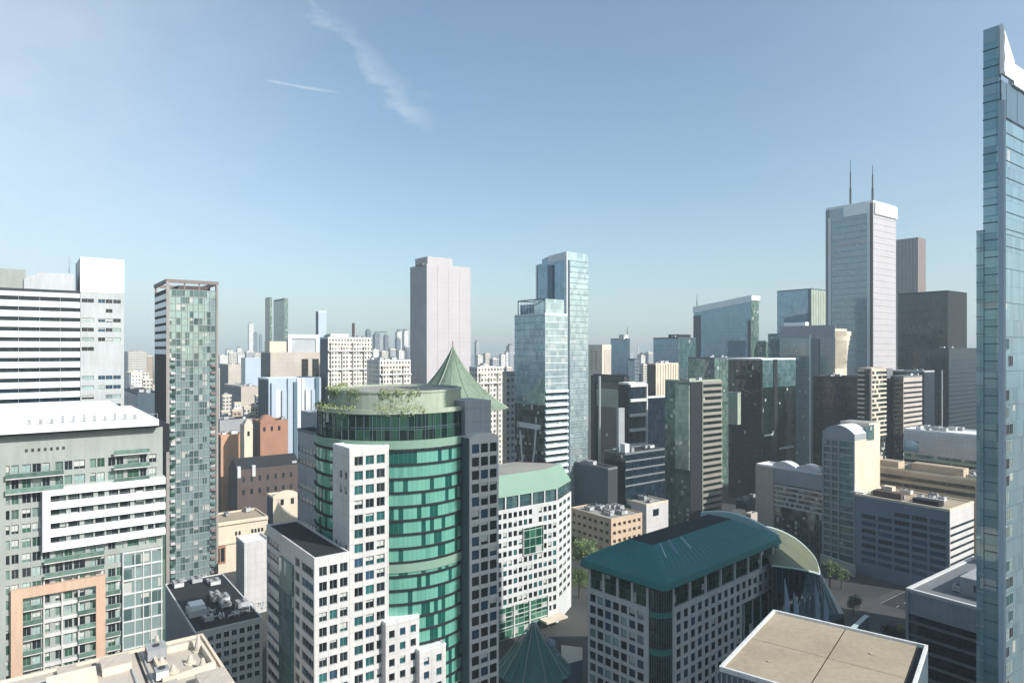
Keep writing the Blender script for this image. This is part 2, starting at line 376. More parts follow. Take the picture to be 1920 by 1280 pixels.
# palette
c = paint
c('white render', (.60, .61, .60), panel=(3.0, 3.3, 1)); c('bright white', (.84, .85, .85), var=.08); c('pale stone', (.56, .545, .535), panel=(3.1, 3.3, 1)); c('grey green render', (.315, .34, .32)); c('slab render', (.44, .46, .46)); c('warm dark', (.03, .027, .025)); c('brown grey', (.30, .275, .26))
c('peach panel', (.52, .365, .27)); c('cream', (.66, .58, .46)); c('tan', (.52, .42, .31)); c('terracotta', (.36, .19, .125)); c('brown brick', (.10, .075, .07))
c('grey panel', (.33, .35, .37), panel=(2.0, 3.5, 1)); c('mid grey', (.17, .185, .195)); c('dark grey', (.045, .052, .06)); c('charcoal', (.018, .021, .025)); c('dark metal', (.05, .052, .055), .45)
c('unit grey', (.33, .34, .35), .5); c('unit white', (.62, .63, .62), .5); c('unit steel', (.45, .47, .48), .4); c('roller blind', (.50, .51, .48))
c('roof gravel', (.30, .29, .27), .95, .3); c('roof dark', (.022, .026, .03), .85, .35); c('roof beige', (.36, .30, .22), .9, .3); c('roof white', (.72, .72, .71), .8, .14)
c('copper green', (.19, .25, .185), .75, .5); c('green panel', (.20, .31, .24), .6, .08); c('teal metal', (.02, .165, .16), .45, .25); c('olive roof', (.12, .135, .085), .5, .4)
c('pink stone', (.46, .43, .44), var=.1, panel=(7.2, 3.6, .6)); c('blue white panel', (.40, .47, .55), .5, .08); c('slate blue', (.075, .105, .13)); c('steel mullion', (.30, .33, .34), .4); c('white metal', (.66, .69, .70), .4, .06)
c('brown metal', (.22, .17, .16), .5); c('tan stone', (.50, .44, .38), panel=(2, 3.5, 1)); c('concrete', (.36, .36, .34), .9, .3); c('pale green cladding', (.35, .40, .31), .8, .3)
def gpane(n, col, metal=.25, rough=.05):
    t = NT(n); tc = t.n('ShaderNodeTexCoord'); g = t.n('ShaderNodeObjectInfo')
    nz = t.noise(tc.outputs['Object'], .8, 2)
    vm = t.n('ShaderNodeVectorMath'); vm.operation = 'SCALE'; vm.inputs[0].default_value = col; t.L.new(t.math('MULTIPLY', t.mr(g.outputs['Random'], 0, 1, .6, 1.3), t.mr(nz, .3, .7, .75, 1.2)), vm.inputs['Scale'])
    t.L.new(vm.outputs[0], t.b.inputs['Base Color']); t.b.inputs['Metallic'].default_value = metal; t.b.inputs['Roughness'].default_value = rough; t.b.inputs['IOR'].default_value = 1.6
    MATS[n] = t.m
gpane('pane dark', (.02, .03, .035)); gpane('pane teal', (.03, .16, .16), .4); gpane('pane blue', (.03, .08, .14), .3); gpane('pane pale', (.34, .45, .43), .25); gpane('pane mint', (.16, .26, .22), .3); gpane('pane black', (.008, .01, .012), .05); gpane('pane green', (.05, .13, .09), .3)
glass('aqua glass', (.01, .10, .08), (.30, .74, .57), (1.1, 3.3), .70, .15, .08, .07, (.02, .12, .10), wob=.03, blind=0)
glass('forest glass', (.008, .03, .024), (.05, .16, .10), (1.8, 3.6), .35, .35, .05, .08, (.05, .10, .08), wob=.03)
glass('green grey glass', (.08, .16, .13), (.26, .38, .31), (2.2, 3.5), .5, .35, .07, .07, (.12, .16, .15), wob=.02)
glass('blue glass', (.19, .31, .40), (.25, .37, .46), (1.6, 3.8), .3, .7, .05, .04, (.12, .18, .23), wob=.006, blind=0)
glass('pale glass', (.42, .54, .57), (.66, .77, .78), (1.8, 3.5), .5, .55, .08, .06, (.3, .36, .38), wob=.015, blind=.03)
glass('sea glass', (.09, .18, .19), (.23, .36, .37), (1.9, 3.5), .35, .5, .06, .05, (.10, .20, .20), wob=.015, blind=.01)
glass('black glass', (.006, .018, .03), (.016, .04, .062), (1.6, 3.8), .3, .12, .07, .06, (.012, .018, .022), wob=.012, ior=1.5, blind=0)
glass('grey glass', (.22, .29, .32), (.27, .34, .37), (1.5, 3.9), .4, .6, .1, .05, (.16, .19, .21), wob=.006, blind=.02)
glass('dark green glass', (.006, .018, .016), (.02, .05, .038), (1.8, 3.7), .35, .45, .04, .07, (.01, .016, .015), wob=.03, blind=.008)
glass('smoke glass', (.02, .03, .034), (.13, .19, .19), (1.7, 3.3), .45, .35, .06, .07, (.10, .11, .11), wob=.02, blind=.14)
glass('mosaic glass', (.10, .17, .17), (.50, .65, .64), (1.85, 3.2), .66, .4, .07, .12, (.16, .19, .18), wob=.03, blind=.12)
glass('brown glass', (.018, .021, .020), (.04, .042, .036), (1.7, 3.6), .4, .06, .08, .07, (.02, .022, .02), wob=.012, blind=0)
facade('far cream', (.55, .52, .45), (.05, .06, .07), (3, 3.4)); facade('far grey', (.36, .37, .38), (.05, .07, .09), (3.2, 3.5)); facade('far white', (.68, .67, .64), (.07, .08, .09), (2.6, 3.3), .5, .42)
facade('far tan', (.44, .34, .25), (.04, .04, .045), (3, 3.2)); facade('far slate', (.16, .19, .22), (.05, .07, .10), (2.4, 3.5), .7, .6, .4); facade('far brick', (.30, .16, .11), (.04, .04, .045), (2.8, 3.2), .45)
facade('ornate white', (.66, .63, .57), (.09, .085, .08), (2.4, 3.3), .52, .56); facade('back wall', (.42, .43, .42), (.03, .035, .04), (3.2, 3.3), .5, .45)
paint('asphalt', (.035, .037, .04), .9, .3); paint('pavement', (.07, .072, .072), .9, .25); paint('road paint', (.7, .7, .66), .8, .3)  # road and paving darkened to carry the street's shade in their colour
paint('teal band', (.03, .20, .16), .4, .1); paint('pale glaze', (.45, .55, .54), .4, .1)
paint('slate panel', (.10, .16, .21), .35, .08)
glass('tower glass', (.28, .42, .48), (.34, .48, .53), (1.5, 3.4), .4, .5, .07, .04, (.05, .10, .12), wob=.006, blind=.02)
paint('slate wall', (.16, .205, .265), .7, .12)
paint('stripe brown', (.27, .25, .22), .6, .2); paint('stone shade', (.42, .36, .36)); paint('brown ribs', (.30, .26, .27), panel=(4.5, 4, 6))
glass('edge glass', (.26, .41, .44), (.46, .60, .60), (2.4, 3.4), .45, .4, .06, .06, (.08, .14, .15), wob=.015, blind=.01)
glass('light green glass', (.42, .52, .42), (.72, .80, .66), (2.6, 3.6), .5, .2, .07, .1, (.12, .16, .15), wob=.03)
glass('green pane grid', (.02, .10, .07), (.12, .35, .24), (3.2, 3.6), .45, .35, .06, .22, (.30, .42, .34), wob=.04)
glass('pale blue glass', (.26, .38, .43), (.42, .54, .58), (1.8, 3.4), .4, .65, .08, .05, (.22, .28, .31), wob=.012, blind=.03)
paint('roof pale beige', (.47, .42, .36), .9, .2); paint('terra light', (.55, .32, .20))
paint('peach stone', (.56, .43, .31))
paint('verdigris', (.05, .17, .15), .4, .25)
M = MATS
# ------------------------------------------------------------------ ground, streets, haze
def ground():
    t = NT('city ground'); tc = t.n('ShaderNodeTexCoord'); o = tc.outputs['Object']
    a = t.noise(o, .02, 6); b = t.noise(o, .6, 4)
    col = t.mix(t.mr(a, .4, .6), (.022, .025, .027), (.055, .056, .052)); col = t.mix(t.mr(b, .3, .7, 0, .35), col, (.05, .055, .05))
    t.L.new(col, t.b.inputs['Base Color']); t.b.inputs['Roughness'].default_value = .95
    mb = MB(); mb.face([(-9000, -3000, 0), (9000, -3000, 0), (9000, 14000, 0), (-9000, 14000, 0)], [(0, 0)] * 4, t.m)
    o = link('ground', mb.mesh('ground')); o['kind'] = 'structure'
ground()
def sheet(name, pts, z, m, th=None):
    mb = MB()
    if th: mb.prism(pts, z - th, z, m, bottom=False)
    else: mb.face([(*p, z) for p in pts], list(pts), m)
    o = link(name, mb.mesh(name)); o['kind'] = 'structure'; return o
def strip(p, d, L, w):
    n = (d[1], -d[0]); a = add(p, n, w / 2); b = add(a, d, L); c = add(b, n, -w); e = add(p, n, -w / 2)
    return [a, b, c, e]
def street(p, d, L, w, marks=True, z=.004):
    sheet('road', strip(p, d, L, w), z, M['asphalt'])
    n = (d[1], -d[0])
    for s in (-1, 1): sheet('pavement', strip(add(p, n, s * (w / 2 + 1.8)), d, L, 3.6), .13, M['pavement'], .13)
    if marks:
        mb = MB(); x = 2
        while x < L - 4:
            q = strip(add(p, d, x), d, 3, .18); mb.face([(*k, z + .006) for k in q], q, M['road paint']); x += 8
        for s in (-1, 1):
            q = strip(add(p, n, s * (w / 2 - .4)), d, L, .12); mb.face([(*k, z + .006) for k in q], q, M['road paint'])
        o = link('road_marking', mb.mesh('road_marking')); o['kind'] = 'structure'

# ------------------------------------------------------------------ 1 banded white office tower, far left
def banded_tower():
    D0 = P(232, 235); C0 = add(D0, UX, -(12.9 + 62))
    T = Thing('office_tower', 'white office tower of horizontal bands with a taller blank white slab at its end', 'tower', (*C0, 0))
    b = Fr(C0, 62, 30, 0, 139.4)
    shell(T, b, {'*': M['black glass']}, 'glass_facade')
    z = 139.4; k = 0
    while z > 88 and k < 60:
        mb = MB(); e = .55; mb.prism(b.out(e), z - 1.95, z, M['bright white'] if k else M['white render']); mb.prism(b.out(e - .06), z - 2.0, z - 1.952, M['steel mullion'])
        T.part('floor_band', mb); z -= 3.35; k += 1
    mb = MB(); mull(mb, b, 'R', 5.7, M['steel mullion'], 60, 139, dp=.2); T.part('mullion', mb)
    roofs(T, b.sub(0, 62, 0, 30, 0, 139.4), M['roof gravel'], M['dark grey'], .5, nunits=0, ex=.6)
    p = b.sub(20, 47, 3, 22, 139.5, 146.4); mb = MB(); mb.prism(p.poly, 139.5, 146.4, M['grey green render']); T.part('plant_room', mb)
    p = b.sub(46.5, 60.5, 2.4, 14, 139.5, 145.8); mb = MB()
    q = [p.A, p.C, add(p.C, UX, 4), p.D, p.E]; mb.prism(q, 139.5, [145.8, 143.2, 145.8, 145.8, 145.8], M['unit steel']); T.part('plant_room', mb)
    antenna(T, add(add(b.C, UX, 59), VX, 3), 139.5, 12, .08)
    s = Fr(add(b.D, VX, -.9), 12.9, 24, 0, 151.4)
    wb = MB(); gv = ['pane dark', 'pane pale', 'pane dark', 'pane blue']
    us = [(.3, 3.9), (5.1, 7.2), (7.35, 9.4), (9.6, 11.9)]
    sk = lambda j, r: (r in (1,) and j != 2) or (r == 5 and j > 0) or r in (6, 7) or (r == 10 and j == 1)
    # the blank white head of the slab, then the storeys below
    wb2 = Fr(s.C, s.lu, s.lv, 0, 139.6)
    grid(T, wb, wb2, 'R', us, 3.3, 1.35, M['slab render'], gv, 'steel mullion', 1, 1.2, rec=.25, skip=sk, gbot=80)
    a, t, n, L = s.ax('R'); wb.obox(a, t, n, 0, L, -.4, .12, 139.6, 151.4, M['bright white'])
    wb.wallq(s.A, s.C, 0, 151.4, M['white render']); wb.wallq(s.D, s.E, 0, 151.4, M['white render']); wb.wallq(s.E, s.A, 0, 151.4, M['white render'])
    wb.face([(*p, 151.35) for p in s.poly], list(s.poly), M['roof white']); T.part('stair_tower', wb)
    T.flush(60)
banded_tower()

# ------------------------------------------------------------------ 2 balcony apartment block, lower left
def balcony_block():
    D0 = P(305, 165); L = 72; C0 = add(D0, UX, -L)
    T = Thing('apartment_building', 'grey green apartment block with white and peach projecting frames under a white overhanging roof', 'building', (*C0, 0))
    f = Fr(C0, L, 46, 0, 100.9); X = lambda t: L - t
    wb = MB(); wall = M['grey green render']
    # column layout along the facade, in metres back from the right corner
    ucol = []
    u = X(47)
    pat = [1.5, 1.5, 2.2, 1.2, 1.5, 1.5, 1.4, 2.4, 1.3, 1.6, 1.6, 1.4]; i = 0
    while u < X(.6) - 1.6:
        w = pat[i % len(pat)]; g = [.25, .3, .95, .25, .7, .25, .85, .3, .6, .25, .25, 1.0][i % 12]
        if u + w > X(.4): break
        ucol.append((u, u + w)); u += w + g; i += 1
    gv = ['pane dark', 'pane mint', 'pane green', 'pane pale', 'pane dark', 'pane mint', 'pane pale']
    def sk(j, r):
        t = L - (ucol[j][0] + ucol[j][1]) / 2
        return (r < 1) or (1 < r < 9 and t > 31.5 and t < 33.5) or (3 <= r <= 6 and 0 < t < 24)
    grid(T, wb, f, 'R', ucol, 3.3, 2.1, wall, gv, 'steel mullion', 1, 2.6, rec=.35, skip=sk, gbot=26, blind=.28, sill=.6)
    wb.wallq(f.A, f.C, 0, f.z1, M['back wall']); wb.wallq(f.D, f.E, 0, f.z1, wall); wb.wallq(f.E, f.A, 0, f.z1, M['back wall'])
    T.part('wall', wb)
    a, t, n, _ = f.ax('R')
    ob = lambda mb, t0, t1, w0, w1, z0, z1, m: mb.obox(a, t, n, X(t0), X(t1), w0, w1, z0, z1, m)
    # white ribbon-window frame
    mb = MB(); ob(mb, 24.3, 22.9, .003, 1.5, 74.6, 88.6, M['bright white']); ob(mb, 24.3, -.3, 1.3, 1.497, 88.605, 88.61, M['bright white'])
    for k in range(5): ob(mb, 22.9, -.4, .002, 1.5, 74.6 + 3.1 * k, 74.6 + 3.1 * k + 1.55, M['bright white'])
    ob(mb, 24.45, 24.31, .004, 1.45, 74.3, 88.9, M['mid grey'])
    fm = T.part('window_frame', mb, label='white projecting frame around four rows of ribbon windows')
    for k in range(4):
        z0 = 74.6 + 3.1 * k + 1.56; mb = MB(); ob(mb, 22.85, -.3, .05, .35, z0 - .1, z0 + 1.6, M['smoke glass']); T.part('ribbon_window', mb)
        mb = MB()
        for x in (19.9, 17.3, 14.6, 12.4, 9.6, 7.1, 4.2, 2.1): ob(mb, x, x - random.choice((.35, .9, .3)), .36, .8, z0 - .02, z0 + 1.57, M['grey green render'])
        T.part('pier', mb)
    # peach frame
    mb = MB(); pm = M['peach panel']
    ob(mb, 30, 27.9, .003, 1.1, 20, 64.9, pm); ob(mb, 14.1, 12.2, .003, 1.1, 20, 64.9, pm); ob(mb, 30, 12.2, .003, 1.1, 64.9, 67, pm)
    T.part('peach_frame', mb, label='peach coloured frame around three bays of balconies')
    # balconies: slab + glass balustrade (each storey and bay)
    def balc(t0, t1, z, out=1.2, solid=False):
        mb = MB(); ob(mb, t0, t1, .005, out, z - .22, z, M['pale stone']); bo = T.part('balcony', mb)
        mb = MB(); ob(mb, t0, t1, out - .06, out - .02, z + .02, z + 1.0, M['pane mint'] if not solid else M['white render']); ob(mb, t0, t1, out - .08, out, z + 1.0, z + 1.06, M['steel mullion']); T.part('balustrade', mb, bo)
    for k in range(11):
        z = 100.9 - 2.6 - 3.3 * (k + 1)
        if z < 28: break
        if k < 3: balc(10.5, 3, z, 1.3)
        if k in (1, 2): balc(31, 20.4, z, 1.6)
        if k in (7, 8): balc(24, 12.5, z, 1.3)
        if k >= 10:
            balc(27.85, 24.3, z, .95); balc(17.5, 14.15, z, .95)
    for k in range(9, 22):
        z = 100.9 - 2.6 - 3.3 * (k + 1)
        if z < 24: break
        balc(27.85, 24.3, z, .95) if k > 10 else None; balc(17.5, 14.15, z, .95) if k > 10 else None
        balc(12.1, 9.2, z, .8)
        mb = MB()
        for x in (24.2, 20.8, 17.6): ob(mb, x, x - .3, .004, .5, z - .1, z + 3.1, M['pale stone'])
        ob(mb, 24.2, 17.5, .002, .35, z - .5, z + .25, M['pale stone']); T.part('spandrel', mb)
    # light curtain wall to the right of the peach frame
    mb = MB(); ob(mb, 8.6, .15, .004, .5, 22, 71.5, M['mosaic glass']); T.part('glass_bay', mb)
    mb = MB(); z = 71.4
    while z > 24: ob(mb, 8.7, .1, .45, .66, z - .35, z, M['white render']); z -= 3.3
    for x in (8.7, 6.2, 4.4, 2.7, .45): ob(mb, x, x - .22, .44, .7, 22, 71.5, M['white render'])
    T.part('bay_grid', mb)
    # pilaster at the left part
    mb = MB(); ob(mb, 33.3, 30.9, .003, .8, 10, 99, wall); T.part('pilaster', mb)
    for k in range(20):
        z = 96 - 3.3 * k
        if k in (1, 3, 4): balc(39, 33.4, z, 1.1)
    # blank top storey with vents
    for i in range(7): mb = MB(); ob(mb, 27.5 - i * 1.15, 27 - i * 1.15, .003, .06, 97.1, 97.8, M['dark metal']); T.part('vent', mb)
    mb = MB(); ob(mb, 40, 32, .003, .06, 94.8, 95.5, M['dark metal']); T.part('vent', mb)
    # canopy roof
    mb = MB(); o = Fr(f.C, f.lu - 3.6, f.lv, 0, 0).out(2.4); mb.prism(o, 101.55, 103.0, M['bright white'], top=M['roof white']); mb.prism(Fr(f.C, f.lu - 3.2, f.lv, 0, 0).out(1.9), 100.95, 101.55, M['charcoal']); T.part('canopy_roof', mb)  # charcoal strip beneath stands in for the shadow line under the overhang
    p = f.sub(15, 64, 6, 36, 103.05, 105.6); mb = MB(); mb.prism(p.poly, 103.05, 105.6, M['bright white'], top=M['roof white']); T.part('plant_room', mb)
    p = f.sub(52, 69, 20, 40, 103.05, 107.2)
    for k in range(11):
        q = f.sub(66 - k * 2.1, 66.6 - k * 2.1, 2.2, 2.8, 103.02, 0); mb = MB(); mb.prism(q.poly, 103.02, 103.9 + random.random(), M['unit grey']); mb.cyl(add(add(q.C, UX, .3), VX, .3), .5, 103.9, 104.1, M['unit steel'], 8); T.part('roof_vent', mb)
    mb = MB()
    for i in range(26):
        q = add(add(f.C, UX, 46 + i), VX, 1.0); mb.cyl(q, .04, 103.0, 104.1, M['unit steel'], 5)
    mb.tube((*add(add(f.C, UX, 46), VX, 1.0), 104.1), (*add(add(f.C, UX, 71), VX, 1.0), 104.1), .04, M['unit steel']); T.part('roof_railing', mb)
    # stepped back glazed corner, roof terrace
    q = f.sub(70.6, 73.4, 5, 24, 0, 93); mb = MB(); mb.prism(q.poly, 0, 84.6, M['green grey glass'], top=M['roof gravel']); T.part('corner_wing', mb)
    mb = MB(); q2 = f.sub(71.0, 73.2, 6, 22, 0, 0); mb.prism(q2.poly, 84.65, 87.2, M['pale stone']); mb.prism(q2.out(.3), 87.2, 87.5, M['white metal']); T.part('terrace_room', mb)
    q3 = f.sub(70, 74.2, 4, 24, 0, 0); mb = MB(); mb.prism(q3.poly, 94.0, 101.0, M['charcoal']); T.part('wall', mb)
    T.flush(100)
    return f
BB = balcony_block()

# ------------------------------------------------------------------ 3 slim mosaic tower
def slim_tower():
    C0 = P(313, 300); f = Fr(C0, along(C0, UX, 408), along(C0, VX, 290), 0, 147.3)
    T = Thing('apartment_tower', 'slim apartment tower with patchwork green glass front, dark left side and open brown crown', 'tower', (*C0, 0))
    mb = MB(); mb.wallq(f.C, f.D, 0, f.z1, M['mosaic glass']); T.part('glass_facade', mb, label='patchwork green glass front')
    mb = MB(); L = f.lv
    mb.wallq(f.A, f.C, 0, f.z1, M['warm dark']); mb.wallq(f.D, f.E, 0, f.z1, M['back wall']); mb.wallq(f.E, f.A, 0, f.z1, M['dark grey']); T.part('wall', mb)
    a, t, n, L = f.ax('R')
    mb = MB(); mb.obox(a, t, n, -.35, 1.0, .003, .5, 0, 150.5, M['brown grey']); mb.obox(a, t, n, L - .7, L + .2, .003, .5, 0, 150.5, M['brown grey']); T.part('corner_pier', mb)
    mb = MB()
    for k in range(1, 8):
        u = 1.3 + (L - 2.2) * k / 8; mb.obox(a, t, n, u - .09, u + .09, .003, .28, 0, f.z1, M['steel mullion'])
    z = f.z1
    while z > 0: mb.obox(a, t, n, 1.3, L - .9, .003, .2, z - .28, z, M['steel mullion']); z -= 3.2
    T.part('mullion', mb)
    # balcony stack on both edges of the front
    z = f.z1 - 32
    k = 0
    while z > 8:
        mb = MB(); mb.obox(a, t, n, 1.35, 3.2, .25, 1.1, z - .2, z + .9, M['pane green'] if k % 2 else M['pale stone']); mb.obox(a, t, n, L - 3, L - 1, .25, 1.1, z - .2, z + .9, M['brown metal'] if k % 3 else M['pane mint']); T.part('balcony', mb); z -= 3.2; k += 1
    a2, t2, n2, L2 = f.ax('L')
    z = f.z1 - 2
    for k in range(8):
        mb = MB(); mb.obox(a2, t2, n2, 1.0, L2 - 1.5, .003, .12, z - 2.3, z, M['blue glass']); T.part('side_window', mb); z -= 3.6
    # open crown: frame of beams
    mb = MB(); br = M['brown metal']
    for p in (f.sub(0, .9, 0, .9, 0, 0), f.sub(f.lu - .9, f.lu, 0, .9, 0, 0), f.sub(0, .9, f.lv - .9, f.lv, 0, 0), f.sub(f.lu - .9, f.lu, f.lv - .9, f.lv, 0, 0)): mb.prism(p.poly, f.z1, 151, br)
    for q in (.33, .62):
        p = f.sub(f.lu * q, f.lu * q + .5, .1, .7, 0, 0); mb.prism(p.poly, f.z1, 150.2, br)
    o = f.out(.4); zt = [151.2, 151.6, 150.2, 151.5]
    i = f.out(-.7)
    for k in range(4):
        mb.prism([o[k], o[(k + 1) % 4], i[(k + 1) % 4], i[k]], 150.2, 151.7, M['brown metal'])
    T.part('crown', mb)
    mb = MB(); p = f.sub(f.lu * .3, f.lu * .95, f.lv * .3, f.lv * .95, 0, 0); mb.prism(p.poly, f.z1, 150, M['brown brick']); T.part('plant_room', mb)
    mb = MB(); mb.prism(f.out(-.01), f.z1 - .2, f.z1 + .1, M['roof dark'], bottom=False); T.part('roof', mb)
slim_tower()

# ------------------------------------------------------------------ 4 the green glass drum with white wings
def green_tower():
    ctr = (-31.0, 178.0); Rr = 20.6
    T = Thing('office_tower', 'green glass drum tower between white wings with square windows, planting around its flat top', 'tower', (*ctr, 0))
    mb = MB(); mb.cyl(ctr, Rr, 0, 98.2, M['aqua glass'], 72, cap=False); T.part('glass_facade', mb)
    mb = MB(); mb.cyl(ctr, Rr - .5, 98.4, 104.6, M['forest glass'], 72, top=M['roof gravel']); T.part('glass_facade', mb, label='double height dark green glazed storey')
    def ring(r0, r1, z0, z1, m, n=72):
        b = MB()
        for i in range(n):
            a0, a1 = 6.28318 * i / n, 6.28318 * (i + 1) / n
            pt = lambda r, a: (ctr[0] + r * math.cos(a), ctr[1] + r * math.sin(a))
            p = [pt(r1, a0), pt(r1, a1), pt(r0, a1), pt(r0, a0)]
            b.face([(*p[0], z0), (*p[1], z0), (*p[1], z1), (*p[0], z1)], [(r1 * a0, z0), (r1 * a1, z0), (r1 * a1, z1), (r1 * a0, z1)], m, True)
            b.face([(*p[2], z0), (*p[3], z0), (*p[3], z1), (*p[2], z1)], [(0, 0)] * 4, m)
            b.face([(*q, z1) for q in p], [(0, 0)] * 4, m); b.face([(*q, z0) for q in p[::-1]], [(0, 0)] * 4, m)
        return b
    z = 96.2; k = 0
    while z > 30:
        T.part('floor_band', ring(Rr - .05, Rr + .35, z - .5, z, M['charcoal']))
        z -= 3.3; k += 1
    for z0, z1, m in ((96.4, 98.4, 'green panel'), (67.2, 69.6, 'green panel'), (35.2, 37.2, 'green panel')): T.part('floor_band', ring(Rr - .04, Rr + .3, z0, z1, M[m]), label='pale green solid band')
    b = MB()
    for i in range(60):
        a = 6.28318 * i / 60; x, y = ctr[0] + (Rr - .45) * math.cos(a), ctr[1] + (Rr - .45) * math.sin(a)
        b.cyl((x, y), .1, 98.4, 104.6, M['slate blue'], 5)
    T.part('mullion', b)
    b = ring(Rr - .45, Rr - .36, 101.3, 101.5, M['slate blue']); T.part('transom', b)
    T.part('parapet', ring(Rr - 1.2, Rr - .2, 104.6, 105.7, M['pale green cladding']))
    b = MB(); b.cyl(ctr, 17.3, 104.7, 109.4, M['pale green cladding'], 60, top=M['roof gravel']); T.part('plant_room', b)
    T.part('parapet', ring(16.6, 17.5, 109.4, 109.9, M['pale green cladding'], 60))
    # planting that trails around the top
    b = MB(); rg = random.Random(3)
    for i in range(7000):
        a = rg.uniform(math.radians(150), math.radians(300)); lay = rg.random() < .45
        r = rg.gauss(19.6, .7) if lay else rg.gauss(17.2, .35); zz = 105.2 + abs(rg.gauss(0, .55)) - (rg.random() < .3) * rg.uniform(0, 1.6) if lay else 109.7 + rg.gauss(0, .5) - max(0, rg.gauss(0, 1.6))
        if math.sin(a * 5.3) + math.sin(a * 13.1 + 2) < -.4: continue
        p = Vector((ctr[0] + r * math.cos(a), ctr[1] + r * math.sin(a), zz)); s_ = rg.uniform(.1, .26)
        u = Vector([rg.gauss(0, 1) for _ in range(3)]).normalized(); v = u.orthogonal().normalized()
        b.face([p - u * s_, p + v * s_, p + u * s_, p - v * s_], [(0, 0)] * 4, M['leaf light'] if rg.random() < .5 else M['leaf olive'])
    T.part('planting', b, kind='stuff')
    gv = ['pane dark', 'pane teal', 'pane dark', 'pane black', 'pane teal', 'pane blue', 'pane dark']
    # left wing
    C = P(655, 150); f = Fr(C, along(C, UX, 729), along(C, VX, 624), 0, Z(843, 150)); wb = MB()
    c3 = cols(f.lu, 3, 2.05, .9, .7)
    grid(T, wb, f, 'R', c3, 3.3, 2.05, M['pale stone'], gv, 'steel mullion', 1, 1.1, rec=.4, gbot=20, sill=.6)
    cl = cols(f.lv, 3, 1.3, .5, .5)
    grid(T, wb, f, 'L', cl, 3.3, 1.7, M['pale stone'], ['pane dark', 'pane black'], 'steel mullion', 0, 1.1, rec=.3, gbot=68, skip=lambda j, r: not ((r in (1, 2) and j > 0) or r > 5), sill=.7)
    wb.wallq(f.D, f.E, 0, f.z1, M['pale stone']); wb.wallq(f.E, f.A, 0, f.z1, M['pale stone']); T.part('wing_wall', wb)
    roofs(T, f, M['roof white'], M['white render'], .35)
    # low block in front-left
    C2 = P(589, 143.5); lu2 = along(C2, UX, 655); f2 = Fr(C2, lu2 - .02, along(C2, VX, 500), 0, Z(1050, 143.5)); wb = MB()
    grid(T, wb, f2, 'R', cols(f2.lu, 3, 1.75, .8, .1), 3.3, 2.05, M['pale stone'], gv, 'steel mullion', 1, 1.1, rec=.4, gbot=20, sill=.6)
    Lf = f2.lv
    us = [(.6, Lf * .42 - .4)] if False else [(.5, Lf * .30), (Lf * .64, Lf * .73), (Lf * .77, Lf - .5)]
    grid(T, wb, f2, 'L', us, 3.3, 1.9, M['pale stone'], ['pane dark', 'pane blue', 'pane dark'], 'steel mullion', 3, 1.4, rec=.3, gbot=20, sill=.6)
    wb.wallq(f2.D, f2.E, 0, f2.z1, M['pale stone']); wb.wallq(f2.E, f2.A, 0, f2.z1, M['pale stone']); T.part('wing_wall', wb)
    a, t, n, L = f2.ax('L'); mb = MB(); mb.obox(a, t, n, Lf * .34, Lf * .62, .003, .5, 30, f2.z1 - 4.5, M['sea glass']); T.part('glass_bay', mb)
    roofs(T, f2, M['roof dark'], M['pale stone'], .5)
    # tall grey wing behind the low block
    C3 = P(594, 171); f3 = Fr(C3, 6, along(C3, VX, 558), 0, Z(815, 171)); wb = MB()
    grid(T, wb, f3, 'L', [(.7, f3.lv - .7)], 3.3, 1.5, M['grey panel'], ['pane dark', 'pane blue'], 'dark metal', 4, 3.2, rec=.15, gbot=50, sill=.8, skip=lambda j, r: r in (2, 5))
    wb.wallq(f3.C, f3.D, 0, f3.z1, M['slate blue']); wb.wallq(f3.D, f3.E, 0, f3.z1, M['grey panel']); wb.wallq(f3.E, f3.A, 0, f3.z1, M['grey panel']); T.part('wing_wall', wb, label='grey panelled side wing')
    roofs(T, f3, M['roof dark'], M['mid grey'], .4)
    C4 = P(600, 182); f4 = Fr(C4, 5, along(C4, VX, 564), 0, Z(777, 182)); mb = MB(); mb.prism(f4.poly, 0, f4.z1, M['grey panel']); T.part('lift_core', mb)
    # right wing, in the shade
    C5 = P(880, 165); f5 = Fr(C5, along(C5, UX, 935), 13, 0, Z(822, 165)); wb = MB()
    grid(T, wb, f5, 'R', cols(f5.lu, 3, 2.15, .5, .3), 3.3, 2.25, M['pale stone'], ['pane dark', 'pane black', 'pane blue', 'pane dark'], 'dark metal', 0, 1.0, rec=.25, gbot=20, sill=.5)
    wb.wallq(f5.A, f5.C, 0, f5.z1, M['slate blue']); wb.wallq(f5.D, f5.E, 0, f5.z1, M['pale stone']); wb.wallq(f5.E, f5.A, 0, f5.z1, M['pale stone']); T.part('wing_wall', wb)
    mb = MB(); a, t, n, L = f5.ax('R')
    N = 10; pts = [add(a, t, L * i / N) for i in range(N + 1)]
    for i in range(N):
        h = lambda q: f5.z1 + 1.15 * math.sin(math.pi * q / N) ** .6
        p = [pts[i], pts[i + 1], add(pts[i + 1], n, -12.9), add(pts[i], n, -12.9)]
        mb.prism(p, f5.z1, [h(i), h(i + 1), h(i + 1), h(i)], M['pale stone'], bottom=False)
    T.part('roof', mb)
    f6 = f5.sub(.7, 8.6, 3, 12.5, 0, Z(752, 168)); mb = MB(); mb.prism(f6.poly, 80, f6.z1, M['grey panel']); T.part('lift_core', mb)
